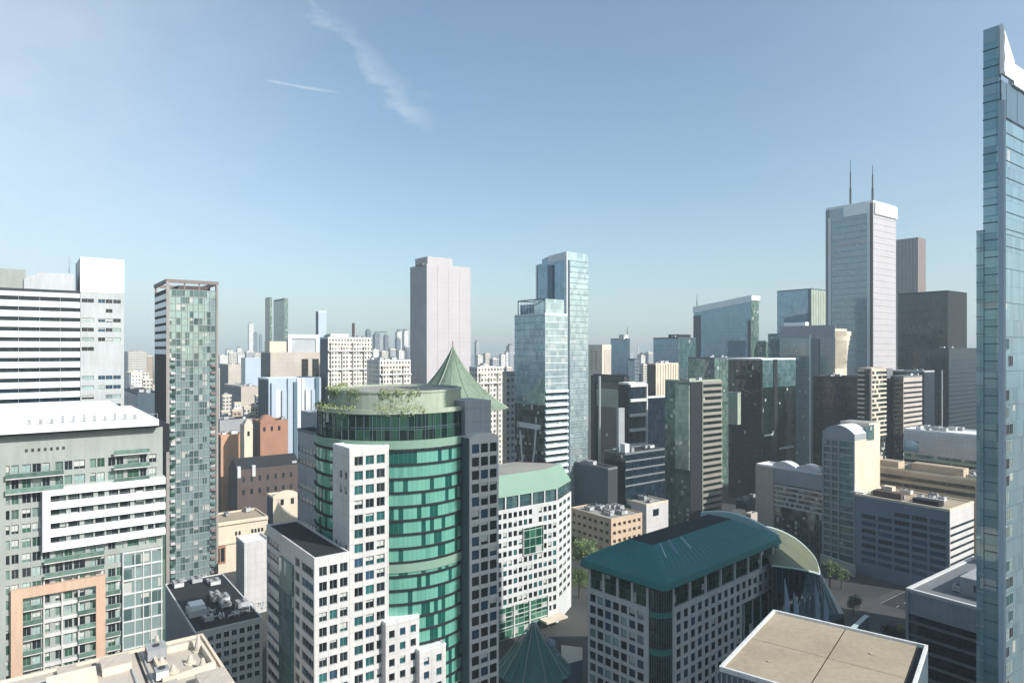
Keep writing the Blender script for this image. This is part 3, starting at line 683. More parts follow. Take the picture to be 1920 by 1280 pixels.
    # low steps at the foot of the drum
    for px0, px1, d, yt in ((723, 786, 153.2, 1170), (786.5, 836, 156.4, 1222)):
        C7 = P(px0, d); f7 = Fr(C7, along(C7, UX, px1), 10, 0, Z(yt, d)); wb = MB()
        grid(T, wb, f7, 'R', cols(f7.lu, 3 if px0 < 750 else 2, 1.45, .2, .2), 3.3, 1.8, M['pale stone'], gv, 'steel mullion', 0, 1.0, rec=.35, gbot=25, sill=.7)
        wb.wallq(f7.A, f7.C, 0, f7.z1, M['pale stone']); wb.wallq(f7.D, f7.E, 0, f7.z1, M['pale stone']); wb.wallq(f7.E, f7.A, 0, f7.z1, M['pale stone']); T.part('wing_wall', wb)
        roofs(T, f7, M['roof white'], M['white render'], .3)
    T.flush(100)
# ------------------------------------------------------------------ foliage
def leafmat(n, col):
    t = NT(n); g = t.n('ShaderNodeNewGeometry'); tc = t.n('ShaderNodeTexCoord'); nz = t.noise(tc.outputs['Object'], 1.3, 2)
    vm = t.n('ShaderNodeVectorMath'); vm.operation = 'SCALE'; vm.inputs[0].default_value = col; t.L.new(t.mr(nz, .3, .7, .6, 1.4), vm.inputs['Scale']); t.L.new(vm.outputs[0], t.b.inputs['Base Color'])
    t.b.inputs['Roughness'].default_value = .6; MATS[n] = t.m
leafmat('leaf dark', (.035, .065, .022)); leafmat('leaf mid', (.07, .12, .03)); leafmat('leaf light', (.17, .24, .09)); leafmat('leaf olive', (.16, .17, .06)); paint('bark', (.09, .07, .05), .9, .3)
green_tower()

# ------------------------------------------------------------------ 5 building with the teal hipped roof
def teal_building():
    U, V = (.739, .674), (-.674, .739)
    K = P(1243, 174); f = Fr(K, 60, 37, 0, 51.5, U, V)
    f.lu = along(K, U, 1452); f.lv = along(K, V, 1102); f = Fr(K, f.lu, f.lv, 0, Z(1150, 174), U, V)
    T = Thing('office_building', 'square windowed pale building with dark teal hipped roof and rounded glass corner', 'building', (*K, 0))
    zt = f.z1; wb = MB(); gv = ['pane dark', 'pane black', 'pane dark', 'pane blue', 'pane pale']
    cut = 4.6
    fL = Fr(add(K, V, cut), 1, f.lv - cut, 0, zt, U, V); fR = Fr(add(K, U, cut), f.lu - cut, 1, 0, zt, U, V)
    nR = 16; ur = cols(fR.lu, nR, 2.0, .9, .3)
    sk = lambda j, r: (r >= 2 and j >= nR - 6)
    grid(T, wb, fR, 'R', ur, 3.3, 2.2, M['pale stone'], gv[:4], 'dark metal', 0, .8, rec=.25, gbot=12, skip=sk, sill=.5)
    grid(T, wb, fL, 'L', cols(fL.lv, 7, 2.1, .5, 1.2), 3.3, 2.2, M['pale stone'], gv, 'dark metal', 0, .8, rec=.25, gbot=12, sill=.5)
    wb.wallq(f.D, f.E, 0, zt, M['back wall']); wb.wallq(f.E, f.A, 0, zt, M['back wall'])
    wb.wallq(fL.C, add(add(fL.C, U, 1.2), V, 0), 0, zt, M['pale stone']); wb.wallq(add(fR.C, V, 1.2), fR.C, 0, zt, M['pale stone'])
    T.part('wall', wb)
    a, t, n, L = fR.ax('R'); mb = MB(); z0 = zt - .8 - 2 * 3.3 - .6
    mb.obox(a, t, n, ur[nR - 6][0], L - .5, .003, .25, 5, z0, M['forest glass']); T.part('glass_bay', mb)
    mb = MB()
    for i in range(4): mb.obox(a, t, n, ur[nR - 6][0] + i * 5.2, ur[nR - 6][0] + i * 5.2 + .35, .25, .6, 5, z0, M['steel mullion'])
    T.part('bay_mullion', mb)
    # rounded glass corner between the two walls
    cc = add(add(K, U, cut), V, cut); N = 10; pts = []
    a0 = math.atan2(-U[1] * 0 + (add(K, V, cut)[1] - cc[1]), add(K, V, cut)[0] - cc[0]); a1 = math.atan2(add(K, U, cut)[1] - cc[1], add(K, U, cut)[0] - cc[0])
    if a0 > 0: a0 -= 6.28318
    if a1 < a0: a1 += 6.28318
    for i in range(N + 1):
        an = a0 + (a1 - a0) * i / N; pts.append((cc[0] + (cut - .4) * math.cos(an), cc[1] + (cut - .4) * math.sin(an)))
    def arc(z0, z1, m, dr=0, th=.3):
        mb = MB(); u = 0
        for i in range(N):
            p, q = pts[i], pts[i + 1]; s = 1 + dr / (cut - .4); p = (cc[0] + (p[0] - cc[0]) * s, cc[1] + (p[1] - cc[1]) * s); q = (cc[0] + (q[0] - cc[0]) * s, cc[1] + (q[1] - cc[1]) * s)
            mb.wallq(p, q, z0, z1, m, u); u += math.hypot(q[0] - p[0], q[1] - p[1])
        if dr: mb.face([(cc[0] + (p[0] - cc[0]) * s, cc[1] + (p[1] - cc[1]) * s, z1) for p in pts] + [(*cc, z1)], [(0, 0)] * (N + 2), m)
        return mb
    T.part('corner_glass', arc(0, zt + 5.8, M['dark green glass']))
    k = 0; z = zt - 2.2
    while z > 6: T.part('corner_band', arc(z, z + (1.5 if k % 3 == 0 else .35), M['teal band'] if k % 3 == 0 else M['charcoal'], .12)); z -= 3.3; k += 1
    mb = MB()
    for i in range(0, N + 1): mb.cyl(pts[i], .14, 0, zt + 5.8, M['slate blue'], 6)
    T.part('mullion', mb)
    # recessed top storey with pale fins
    g = f.sub(.6, f.lu - .6, .6, f.lv - .6, zt, zt + 5.9); 
    K2 = [g.A, add(g.C, V, 3.6), add(g.C, U, 3.6), g.D, g.E]; mb = MB(); mb.prism(K2, zt - .1, zt + 5.9, M['forest glass'] if True else None); T.part('top_glazing', mb)
    mb = MB(); mb.prism([f.A, add(f.C, V, cut), add(add(f.C, V, cut), U, cut * .9), add(f.C, U, cut), f.D, f.E], zt + .002, zt + .1, M['pale stone']); T.part('ledge', mb)
    for face, m in (('R', 8), ('L', 5)):
        a, t, n, L = f.ax(face)
        for i in range(m):
            u = (cut + .5 + (L - cut - 1) * i / (m - 1)) if face == 'R' else (L - cut - .5 - (L - cut - 1) * i / (m - 1))
            mb = MB(); mb.obox(a, t, n, u - .32, u + .32, -.62, -.1, zt + .1, zt + 5.85, M['pale stone']); T.part('fin', mb)
    # hipped roof: soffit, fascia, slopes, flat top
    ze = zt + 5.9; o = f.out(1.7); o1 = f.out(1.9); zb = ze + 2.1
    def ch(fr_, e, c):  # outline with a cut front corner
        p = fr_.out(e); return [p[0], add(p[1], V, c), add(p[1], U, c), p[2], p[3]]
    rim0, rim1, mid, top = ch(f, .9, 1.2), ch(f, 1.7, 1.2), ch(f, 1.2, 1.0), None
    mb = MB(); mt = M['teal metal']
    def loft(p, z0, q, z1, m=mt, sub=1):
        for i in range(len(p)):
            j = (i + 1) % len(p); mb.face([(*p[i], z0), (*p[j], z0), (*q[j], z1), (*q[i], z1)], [(0, z0), (1, z0), (1, z1), (0, z1)], m)
    loft(rim0, ze, rim1, ze + .6, M['dark metal']); loft(rim1, ze + .6, mid, zb, mt)
    e = f.sub(9.5, f.lu - 9, 10.0, f.lv - 7.5, 0, 0); tp = [e.A, add(e.C, V, .6), add(e.C, U, .6), e.D, e.E]
    m2 = [((mid[i][0] * .80 + tp[i][0] * .20), (mid[i][1] * .80 + tp[i][1] * .20)) for i in range(5)]
    loft(mid, zb, m2, zb + 1.9); loft(m2, zb + 1.9, tp, zb + 5.9)
    mb.face([(*p, zb + 5.9) for p in tp], [(0, 0)] * 5, M['roof dark']); mb.face([(*p, ze) for p in rim0[::-1]], [(0, 0)] * 5, M['charcoal'])
    T.part('roof', mb)
    # standing seams and rooflights on the slopes
    mb = MB()
    def on_slope(s, h): # point on the right-hand slope
        a, b = m2[2], m2[3]; c_, d_ = tp[2], tp[3]
        p = ((a[0] + (b[0] - a[0]) * s), (a[1] + (b[1] - a[1]) * s)); q = ((c_[0] + (d_[0] - c_[0]) * s), (c_[1] + (d_[1] - c_[1]) * s))
        return (p[0] + (q[0] - p[0]) * h, p[1] + (q[1] - p[1]) * h, zb + 1.9 + 4.0 * h + .04)
    for s, w in ((.06, .006), (.155, .02), (.30, .006)):
        p = [on_slope(s, .45), on_slope(s + w, .45), on_slope(s + w, .97), on_slope(s, .97)]
        mb.face([(x, y, z + .06) for x, y, z in p], [(0, 0)] * 4, M['blue white panel'] if w < .01 else M['pane blue'])
        for i in range(4): mb.tube(p[i], p[(i + 1) % 4], .07, M['blue white panel'])
    T.part('rooflight', mb)
    mb = MB()
    for h_ in range(5):
        for pa, pb, z0, z1 in ((2, 3, zb + 1.9, zb + 5.9), (0, 1, zb + 1.9, zb + 5.9)): pass
    for (pa, pb, n_s) in ((2, 3, 26), (0, 1, 16)):
        for i in range(1, n_s):
            s = i / n_s; lo = Vector((*m2[pa], zb + 1.93)).lerp(Vector((*m2[pb], zb + 1.93)), s); hi = Vector((*tp[pa], zb + 5.93)).lerp(Vector((*tp[pb], zb + 5.93)), s)
            mb.tube(lo, hi, .07, mt, 4)
    T.part('standing_seam', mb)
    # pale arched rim behind the roof
    mb = MB(); b0 = Vector((*add(f.E, U, -3), zb + 3.0)); b1 = Vector((*add(f.D, U, 1.5), zb + .6)); prev = None
    for i in range(13):
        s = i / 12; p = b0.lerp(b1, s); p.z += 3.4 * math.sin(math.pi * min(1, s * .9 + .1)) ; p += Vector((U[0], U[1], 0)) * 1.2
        if prev is not None: mb.prism([(prev.x, prev.y), (prev.x + U[0] * 1.1, prev.y + U[1] * 1.1), (p.x + U[0] * 1.1, p.y + U[1] * 1.1), (p.x, p.y)][::1], zt + 4, [prev.z, prev.z, p.z, p.z], M['pale glaze'])
        prev = p
    T.part('arched_rim', mb)
    T.flush(100); return f
TB = teal_building()

# ------------------------------------------------------------------ 6 swooping atrium behind it
def atrium():
    T = Thing('atrium', 'olive sweeping shell roof over a flared dark glass atrium beside the teal roofed building', 'atrium', (*P(1500, 222), 0))
    # shell roof: rows from back-left down to the right edge, each point (px, d, z)
    zz = lambda l: [(a, b, Z(y, b)) for a, b, y in l]
    rows = [zz([(1398, 238, 982), (1450, 240, 990), (1492, 244, 1010), (1524, 248, 1040), (1534, 250, 1062)]),
            zz([(1420, 224, 1010), (1462, 225, 1018), (1496, 229, 1034), (1526, 234, 1056), (1536, 236, 1070)]),
            zz([(1447, 208, 1060), (1472, 209, 1063), (1500, 213, 1067), (1524, 218, 1072), (1536, 221, 1076)])]
    pts = [[Vector((*P(a, b), c)) for a, b, c in r] for r in rows]
    # finer patch
    def cr(p, t):
        n = len(p) - 1; x = min(max(t * n, 0), n - 1e-6); i = int(x); u = x - i; g = lambda k: p[min(max(k, 0), n)]
        return .5 * ((2 * g(i)) + (g(i + 1) - g(i - 1)) * u + (2 * g(i - 1) - 5 * g(i) + 4 * g(i + 1) - g(i + 2)) * u * u + (3 * g(i) - g(i - 1) - 3 * g(i + 1) + g(i + 2)) * u ** 3)
    NU, NV = 20, 8; S_ = [[cr([cr(r, i / NU) for r in pts], j / NV) for i in range(NU + 1)] for j in range(NV + 1)]
    mb = MB()
    for j in range(NV):
        for i in range(NU):
            q = [S_[j][i], S_[j][i + 1], S_[j + 1][i + 1], S_[j + 1][i]]
            mb.face(q[::-1], [(i, j)] * 4, M['olive roof'], True); mb.face([p - Vector((0, 0, .5)) for p in q], [(i, j)] * 4, M['olive roof'], True)
    for i in range(NU):
        for j in (0, NV): mb.tube(S_[j][i], S_[j][i + 1], .3, M['pale glaze'])
    for j in range(NV): mb.tube(S_[j][NU], S_[j + 1][NU], .3, M['white metal'])
    T.part('shell_roof', mb)
    # flared glass skirt below the front and right edges
    edge = [S_[NV][i] for i in range(0, NU + 1, 2)] + [S_[NV - j][NU] for j in range(1, NV + 1, 2)]
    mb = MB(); fl = MB(); bott = []
    for k, p in enumerate(edge):
        s = k / (len(edge) - 1); px = 1448 + 135 * s; d = 205 + 38 * s; bott.append(Vector((*P(px, d), Z(1150, d) if True else 0)))
    for k in range(len(edge) - 1):
        a, b, c_, d_ = bott[k], bott[k + 1], edge[k + 1] - Vector((0, 0, .3)), edge[k] - Vector((0, 0, .3))
        mb.face([a, b, c_, d_], [(k * 3, 0), (k * 3 + 3, 0), (k * 3 + 3, 25), (k * 3, 25)], M['black glass'])
        a0, b0 = Vector((a.x, a.y, 0)), Vector((b.x, b.y, 0)); mb.face([a0, b0, b, a], [(k * 3, -25), (k * 3 + 3, -25), (k * 3 + 3, 0), (k * 3, 0)], M['black glass'])
        fl.tube(a, d_, .16, M['slate blue'])
    T.part('glass_skirt', mb); T.part('rib', fl)
    # pale canopy spurs at the foot
    for px, d, h in ((1475, 200, 9), (1492, 200, 5), (1532, 206, 8), (1548, 207, 4)):
        b = MB(); p = P(px, d); z0 = Z(1140, d); b.prism([add(p, UX, -.8), add(p, VX, -1), add(p, UX, .9), add(p, VX, .8)], z0 - 4, [z0 + h, z0 + h * .2, z0 + h * .2, z0 + h], M['blue white panel']); T.part('spur', b)
atrium()

# ------------------------------------------------------------------ 7 beige roof at lower right, shaded office beyond, right-hand glass tower
def beige_roof():
    z = 70.0; p = [G(1348, 1250, z), G(1450, 1143, z), G(1740, 1210, z)]
    U = (p[2][0] - p[1][0], p[2][1] - p[1][1]); L = math.hypot(*U); U = (U[0] / L, U[1] / L)
    V = (p[1][0] - p[0][0], p[1][1] - p[0][1]); L2 = math.hypot(*V); V = (V[0] / L2, V[1] / L2)
    f = Fr(p[0], L, L2, 0, z, U, V)   # corner is the left tip
    T = Thing('roof_building', 'near building seen from above with a flat beige roof crossed by dark joints', 'building', (*p[0], 0))
    mb = MB(); poly = f.poly; ar = sum(poly[i][0] * poly[(i + 1) % 4][1] - poly[(i + 1) % 4][0] * poly[i][1] for i in range(4))
    if ar < 0: poly = poly[::-1]
    mb.prism(poly, 0, z - .6, M['slate blue'], cap=False); T.part('wall', mb)
    q = lambda u, v: add(add(f.C, U, u), V, v)
    ccw = (lambda P_: P_ if sum(P_[i][0] * P_[(i + 1) % len(P_)][1] - P_[(i + 1) % len(P_)][0] * P_[i][1] for i in range(len(P_))) > 0 else P_[::-1])
    mb = MB(); s = .45; hx, hy = L * .50, L2 * .50
    for u0, u1 in ((s, hx - .12), (hx + .12, L - s - 1.2)):
        for v0, v1 in ((s, hy - .06), (hy + .06, L2 - s)):
            mb.prism(ccw([q(u0, v0), q(u1, v0), q(u1, v1), q(u0, v1)]), z - 1.0, z - .28, M['roof beige'], bottom=False)
    mb.prism(ccw([q(s, s), q(L - s, s), q(L - s, L2 - s), q(s, L2 - s)]), z - 1.2, z - .5, M['charcoal'], bottom=False)
    T.part('roof', mb)
    mb = MB()
    for a, b, c_, d_ in ((0, L, 0, s), (0, L, L2 - s, L2), (0, s, s, L2 - s), (L - s, L, s, L2 - s)): mb.prism(ccw([q(a, c_), q(b, c_), q(b, d_), q(a, d_)]), z - .8, z + .15, M['cream'] if False else M['white render'])
    T.part('parapet', mb)
    for u, v in ((L * .22, L2 * .25), (L * .72, L2 * .7)):
        mb = MB(); c_ = q(u, v); mb.prism(ccw([add(c_, U, -.5), add(c_, V, -.2), add(c_, U, .5), add(c_, V, .2)]), z - .27, z - .12, M['tan']); T.part('drain', mb)
    mb = MB()
    for k in range(30):
        for pa, pb in ((q(0, 0), q(L, 0)), (q(0, 0), q(0, L2))):
            s_ = (k + .5) / 30; c_ = (pa[0] + (pb[0] - pa[0]) * s_, pa[1] + (pb[1] - pa[1]) * s_); mb.cyl(c_, .12, z - 22, z - .8, M['steel mullion'], 5, cap=False)
    T.part('wall_fin', mb)
beige_roof()
def right_office():
    A = P(1702, 222); C = add(A, VX, -62); f = Fr(C, 55, 62, 0, 40)
    T = Thing('office_building', 'shaded blue grey office block with dark striped windows below the glass tower', 'building', (*C, 0))
    mb = MB(); mb.prism(f.poly, 0, 32.5, M['black glass']); T.part('glass_facade', mb)
    mb = MB(); mb.prism(f.out(.3), 32.5, 40, M['grey panel']); T.part('wall', mb)
    z = 30.4
    while z > 1:
        mb = MB(); mb.prism(f.out(.32), z - .9, z, M['mid grey']); T.part('floor_band', mb); z -= 4.3
    mb = MB(); a, t, n, L = f.ax('L'); mb.obox(a, t, n, -.4, .5, .3, .7, 0, 40, M['grey panel']); T.part('corner_pier', mb)
    roofs(T, f, M['roof dark'] if False else M['mid grey'], M['white render'], .7, .6, 0, .4)
    p = f.sub(9, 40, 20, 50, 0, 0); mb = MB(); mb.prism(p.poly, 40.2, 46, M['grey panel'], top=M['unit grey']); T.part('plant_room', mb)
    mb = MB(); a, t, n, L = p.ax('L'); mb.obox(a, t, n, 4, L - 3, .003, .1, 42, 44.2, M['slate blue']); T.part('louvre', mb)
    units(T, f, 5)
right_office()
def glass_tower():
    C = P(1873, 130); e = lambda u, v: add(add(C, UX, u), VX, v)
    T = Thing('glass_tower', 'tall blue green glass tower at the right edge with a pointed white fin on top', 'tower', (*C, 0))
    zt = Z(150, 131); zl = Z(52, 131)
    body = [C, e(62, 0), (165, 175), (126, 177), e(0, 2.6)]
    mb = MB(); mb.prism(body[0:1] + body[1:], 0, zt, M['tower glass'], top=M['roof dark']); T.part('glass_facade', mb)
    # slim left strip, higher than the body
    w = [e(-.25, 0), e(.05, -.25), e(.3, 2.9), e(-.2, 2.7)]
    st = [e(0, -.02), e(.9, .5), e(.9, 2.6), e(-.01, 2.62)]
    mb = MB(); mb.prism([e(-.02, 0), e(1.2, 0.01), e(1.2, 2.62), e(-.02, 2.62)], 0, zl, M['edge glass']); T.part('glass_strip', mb)
    mb = MB(); mb.prism([e(-.3, 2.5), e(1.2, 2.5), e(1.2, 3.7), e(-.3, 3.7)], 0, Z(430, 131), M['edge glass']); T.part('glass_strip', mb)
    z = Z(430, 131)
    while z > 8:
        mb = MB(); mb.prism([e(-.4, 2.4), e(.5, 2.4), e(.5, 3.76), e(-.4, 3.76)], z - .2, z, M['steel mullion']); T.part('balcony', mb); z -= 3.4
    k = 0; z = zl - 4.2
    while z > 10: 
        mb = MB(); mb.prism([e(-.12, -.02), e(.9, -.02), e(.9, 2.7), e(-.12, 2.7)], z - .16, z, M['slate blue']); T.part('floor_band', mb); z -= 3.4; k += 1
    mb = MB(); mb.prism([e(-.15, -.85), e(.95, -.85), e(.95, .05), e(-.15, .05)], 0, Z(193, 131), M['blue white panel']); T.part('corner_fin', mb)
    a, t = e(0, 0), UX; n = (UX[1], -UX[0])
    # white triangular fin above the roof
    mb = MB(); mb.prism([e(.0, -.6), e(6.4, -.6), e(6.4, -.1), e(.0, -.1)], Z(143, 131), [zl + .1, Z(112, 133), Z(112, 133), zl + .1], M['bright white']); T.part('roof_fin', mb)
    mb = MB(); mb.prism([e(6.45, -.6), e(40, -.6), e(40, .4), e(6.45, .4)], zt, zt + 4.2, M['bright white']); T.part('parapet', mb)
    mb = MB(); 
    for i in range(12): mb.obox(a, t, n, .6 + i * 3.0, 3.62 + i * 3.0, .02, .12 + .05 * (i % 2), zt - 7 + .0 * i, zt - .2, M['mid grey'] if False else M['slate panel'])
    T.part('top_panel', mb)
    mb = MB(); z = zt - 7.2
    for i in range(9): mb.obox(a, t, n, 0, 34, .003, .09, z - .12, z, M['slate blue']); z -= 3.4 * (1 if i > 2 else .8)
    z = zt - 30
    while z > 5: mb.obox(a, t, n, 0, 34, .003, .05, z - .06, z, M['slate blue']); z -= 6.8
    T.part('transom', mb)
    # inset window column on the front, lower half
    z = 120; k = 0; a2, t2 = e(0, 0), UX; ang = math.atan2(t2[1], t2[0])
    rg = random.Random(5)
    while z > 15:
        for u, w_ in ((4.4, 1.6), (6.3, 1.9)):
            if rg.random() < .75:
                c_ = add(add(a2, t2, u), n, .06); T.wins.append(((c_[0], c_[1], z), ang, (w_, 2.2, rg.choice(['pane dark', 'pane pale', 'pane teal', 'pane pale']), 'steel mullion', 1, 0)))
        z -= 3.4; k += 1
    T.flush(60)
glass_tower()
# ------------------------------------------------------------------ 8 square-windowed building with the green top storey, centre
def grid_building():
    C = P(921, 272); f = Fr(C, along(C, UX, 1046), 34, 0, 0); zt = Z(957, 274); f.z1 = zt
    T = Thing('office_building', 'white building of small square windows with a green sloping top storey and green glass porch', 'building', (*C, 0))
    n = 13; us = cols(f.lu, n, 1.8, .2, .5); wb = MB()
    def sk(j, r): return (6 <= j <= 9 and 2 <= r <= 4) or (r < 2 and j == 8) or (r >= 10 and j < 11)
    grid(T, wb, f, 'R', us, 3.95, 2.3, M['white render'], ['pane dark', 'pane black', 'pane dark', 'pane teal'], 'steel mullion', 0, .9, rec=.3, gbot=2, skip=sk, sill=.8)
    # turned narrow right side
    D2 = P(1071, 312); wb.wallq(f.E, f.A, 0, zt, M['back wall']); wb.wallq(f.A, f.C, 0, zt, M['back wall'])
    L2 = math.hypot(D2[0] - f.D[0], D2[1] - f.D[1]); g = Fr(f.D, L2, 5, 0, zt, ((D2[0] - f.D[0]) / L2, (D2[1] - f.D[1]) / L2), VX)
    grid(T, wb, g, 'R', cols(L2, 3, L2 / 3 * .62, 1, 1), 3.95, 1.9, M['white render'], ['pane dark', 'pane black'], 'dark metal', 0, .9, rec=.4, gbot=6, sill=1.1)
    wb.wallq(g.D, f.E, 0, zt, M['back wall']); T.part('wall', wb)
    a, t, nn, L = f.ax('R')
    x0, x1 = us[6][0] - .3, us[9][1] + .3; z1 = zt - .9 - 2 * 3.95 - .5; mb = MB(); mb.obox(a, t, nn, x0, x1, .003, .35, z1 - 11.2, z1, M['green pane grid']); T.part('bay_window', mb)
    mb = MB(); 
    for u in (x0 - .3, x1): mb.obox(a, t, nn, u, u + .3, .002, .6, z1 - 11.5, z1 + .3, M['white render'])
    for z in (z1 - 11.5, z1): mb.obox(a, t, nn, x0, x1, .002, .6, z, z + .3, M['white render'])
    T.part('bay_frame', mb)
    mb = MB(); zb = zt - .9 - 10 * 3.95; mb.obox(a, t, nn, us[0][0], us[10][1], .003, .3, 0, zb - .4, M['green pane grid']); T.part('porch_glass', mb)
    mb = MB()
    for u in (us[3][1] + .4, us[6][1] + .6, us[10][1]): mb.obox(a, t, nn, u, u + .7, .3, .8, 0, zb, M['white render'])
    for z in (zb - 4.4, zb - 8.6): mb.obox(a, t, nn, us[0][0], us[10][1], .3, .5, z, z + .35, M['white render'])
    T.part('porch_frame', mb)
    mb = MB(); mb.obox(a, t, nn, us[9][0], L + 1, .31, 5.5, 3.6, 4.4, M['cream']); T.part('porch_canopy', mb)
    # glazed storey and green sloping top
    i = f.sub(.8, f.lu - .4, .8, 30, zt, zt + 6.5); mb = MB(); mb.prism([i.A, i.C, i.D, add(g.D, VX, 1.0), i.E], zt - .1, zt + 5.0, M['sea glass'], top=M['green panel']); T.part('top_glazing', mb)
    for k in range(6):
        mb = MB(); u = .4 + (L - .8) * k / 5; mb.obox(a, t, nn, u - .3, u + .3, -.7, -.1, zt - .05, zt + 5.0, M['white render']); T.part('fin', mb)
    mb = MB(); o = [add(f.A, VX, 0), add(f.C, VX, .2), add(f.D, VX, .2), g.D, f.E]
    top = [add(add(f.A, UX, 3), VX, -2), add(add(f.C, UX, .3), VX, 7), add(add(f.D, UX, -1), VX, 7.5), add(add(g.D, UX, -3), VX, 4), add(f.E, VX, -3)]
    for k in range(5):
        j = (k + 1) % 5; mb.face([(*o[k], zt + 5.0), (*o[j], zt + 5.0), (*top[j], zt + 12.6), (*top[k], zt + 12.6)], [(0, 0)] * 4, M['green panel'])
    mb.face([(*p, zt + 12.6) for p in top], [(0, 0)] * 5, M['roof gravel']); mb.face([(*p, zt + 5.0) for p in o[::-1]], [(0, 0)] * 5, M['white render']); T.part('roof', mb)
    T.flush(100); return f
GB = grid_building()

# ------------------------------------------------------------------ 9 twin glass towers
def twin_towers():
    f = fr(1022, 330, 1064, 965, 590)
    T = Thing('glass_tower', 'ribbed pale glass tower with an open framed box on its roof, before a taller one', 'tower', (*f.C, 0))
    shell(T, f, {'L': M['pale blue glass'], 'R': M['pale glass'], '*': M['pale glass']}, 'glass_facade')
    z = f.z1; k = 0
    while z > 52:
        mb = MB(); a, t, n, L = f.ax('L')
        mb.obox(a, t, n, 0, L, .003, .18, z - .28, z, M['steel mullion'])
        a, t, n, L = f.ax('R'); low_ = k > 10
        mb.obox(a, t, n, 0, L, .003, .9 if low_ else .2, z - (1.25 if low_ else .3), z, M['white metal'])
        if low_: mb.obox(a, t, n, 0, L, .003, .06, z - 2.6, z - 1.3, M['black glass'])
        T.part('floor_band', mb); z -= 3.4; k += 1
    roofs(T, f, M['roof gravel'], M['white metal'], .9)
    b = f.sub(1.2, f.lu - 1, 1.5, f.lv - 1.5, 0, 0); mb = MB(); h = f.z1 + .15; top = Z(560, 332)
    c3 = b.sub(0, b.lu, 0, 9, 0, 0); mb.prism(c3.poly, h, top, M['pale glass']); T.part('plant_room', mb)
    mb = MB()
    for p in (b.C, b.A, b.E): mb.cyl(p, .25, h, top, M['slate blue'], 6)
    A_, C_ = Vector((*b.A, top)), Vector((*b.C, top)); E_, D_ = Vector((*b.E, top)), Vector((*b.D, top))
    for p, q in ((A_, C_), (E_, D_), (A_, E_)): mb.tube(p, q, .3, M['slate blue'])
    mb.tube(Vector((*b.A, h)), C_, .2, M['slate blue'])
    a, t, n, L = b.ax('L'); mb.obox(a, t, n, 0, L - 9, -1.5, -1.2, h, top - 2, M['blue glass'])
    for k in range(9): mb.obox(a, t, n, k * L / 9, k * L / 9 + .12, -.2, -.05, h, top - .5, M['slate blue'])
    T.part('roof_frame', mb)
    units(T, b, 4, h)
    # darker middle storeys on the left side, and a pale framed opening
    a, t, n, L = f.ax('L'); mb = MB(); mb.obox(a, t, n, .5, L - .6, .19, .3, 57, 92, M['smoke glass']); T.part('dark_glazing', mb)
    mb = MB()
    pts_ = [(L * .22, 78), (L * .30, 62), (L * .44, 58), (L * .62, 60), (L * .70, 70), (L * .74, 80)]
    for k in range(5):
        p, q = pts_[k], pts_[k + 1]; mb.tube((*add(add(a, t, p[0]), n, .5), p[1]), (*add(add(a, t, q[0]), n, .5), q[1]), .55, M['white metal'])
    mb.obox(a, t, n, L * .2, L * .85, .3, .9, 80, 82.5, M['white metal']); T.part('facade_frame', mb)
    g = fr(1062, 420, 1103, 1006, 487)
    T2 = Thing('glass_tower', 'tallest pale glass tower of the centre with a rounded crown, behind a lower ribbed one', 'tower', (*g.C, 0))
    shell(T2, g, {'L': M['blue glass'], 'R': M['pale glass'], '*': M['pale glass']}, 'glass_facade')
    mb = MB(); a, t, n, L = g.ax('L'); mb.obox(a, t, n, -.2, .8, .003, .5, 0, g.z1, M['white metal']); mb.obox(a, t, n, L - 1.4, L - .2, .003, .5, 0, g.z1 + 4, M['white metal'])
    a, t, n, L = g.ax('R'); mb.obox(a, t, n, -.2, .6, .003, .5, 0, g.z1 + 4, M['white metal']); mb.obox(a, t, n, 1.2, 2.6, .003, .35, 0, g.z1, M['slate blue']); T.part('corner_pier', mb)
    z = g.z1; k = 0
    while z > 30:
        mb = MB(); mb.obox(a, t, n, 2.7, L, .003, .3, z - .4, z, M['steel mullion'])
        if k > 26: a2, t2, n2, L2 = g.ax('L'); mb.obox(a2, t2, n2, .9, L2 - 1.5, .003, .2, z - .5, z, M['steel mullion'])
        T2.part('floor_band', mb); z -= 3.5; k += 1
    # rounded crown
    N = 10; mb = MB(); zc = g.z1
    for side, (u0, u1) in enumerate(((0, .62),)):
        pass
    for i in range(N):
        s0, s1 = i / N, (i + 1) / N; hh = lambda s: 1.5 + 3.6 * math.sin(math.pi * .5 * min(1, .15 + s * 1.1)) ** .7
        v0, v1 = g.lv * (1 - s0) * .82 , g.lv * (1 - s1) * .82
        p = g.sub(.3, g.lu - .3, v1, v0, 0, 0); mb.prism(p.poly, zc, zc + .5 * (hh(s0) + hh(s1)), M['blue glass'] if i < 3 else M['pale glass'])
    T2.part('crown', mb)
    mb = MB(); q = g.sub(.2, g.lu * .55, .1, g.lv * .62, 0, 0); mb.prism(q.poly, zc, [zc + 4.2, zc + 5.4, zc + 4.8, zc + 4.0], M['white metal']); q = g.sub(g.lu * .55, g.lu - .2, .1, g.lv * .62, 0, 0); mb.prism(q.poly, zc, [zc + 4.0, zc + 4.6, zc + 2.2, zc + 2.0], M['pale glass']); T2.part('crown_shell', mb)
    a, t, n, L = g.ax('L')
    mb = MB(); mb.obox(a, t, n, L * .42, L * .58, .003, 1.0, g.z1 - 26, g.z1 - 2, M['slate panel']); mb.obox(a, t, n, L * .25, L * .66, .003, 1.2, g.z1 - 66, g.z1 - 26, M['blue glass']); T2.part('projecting_bay', mb)
twin_towers()

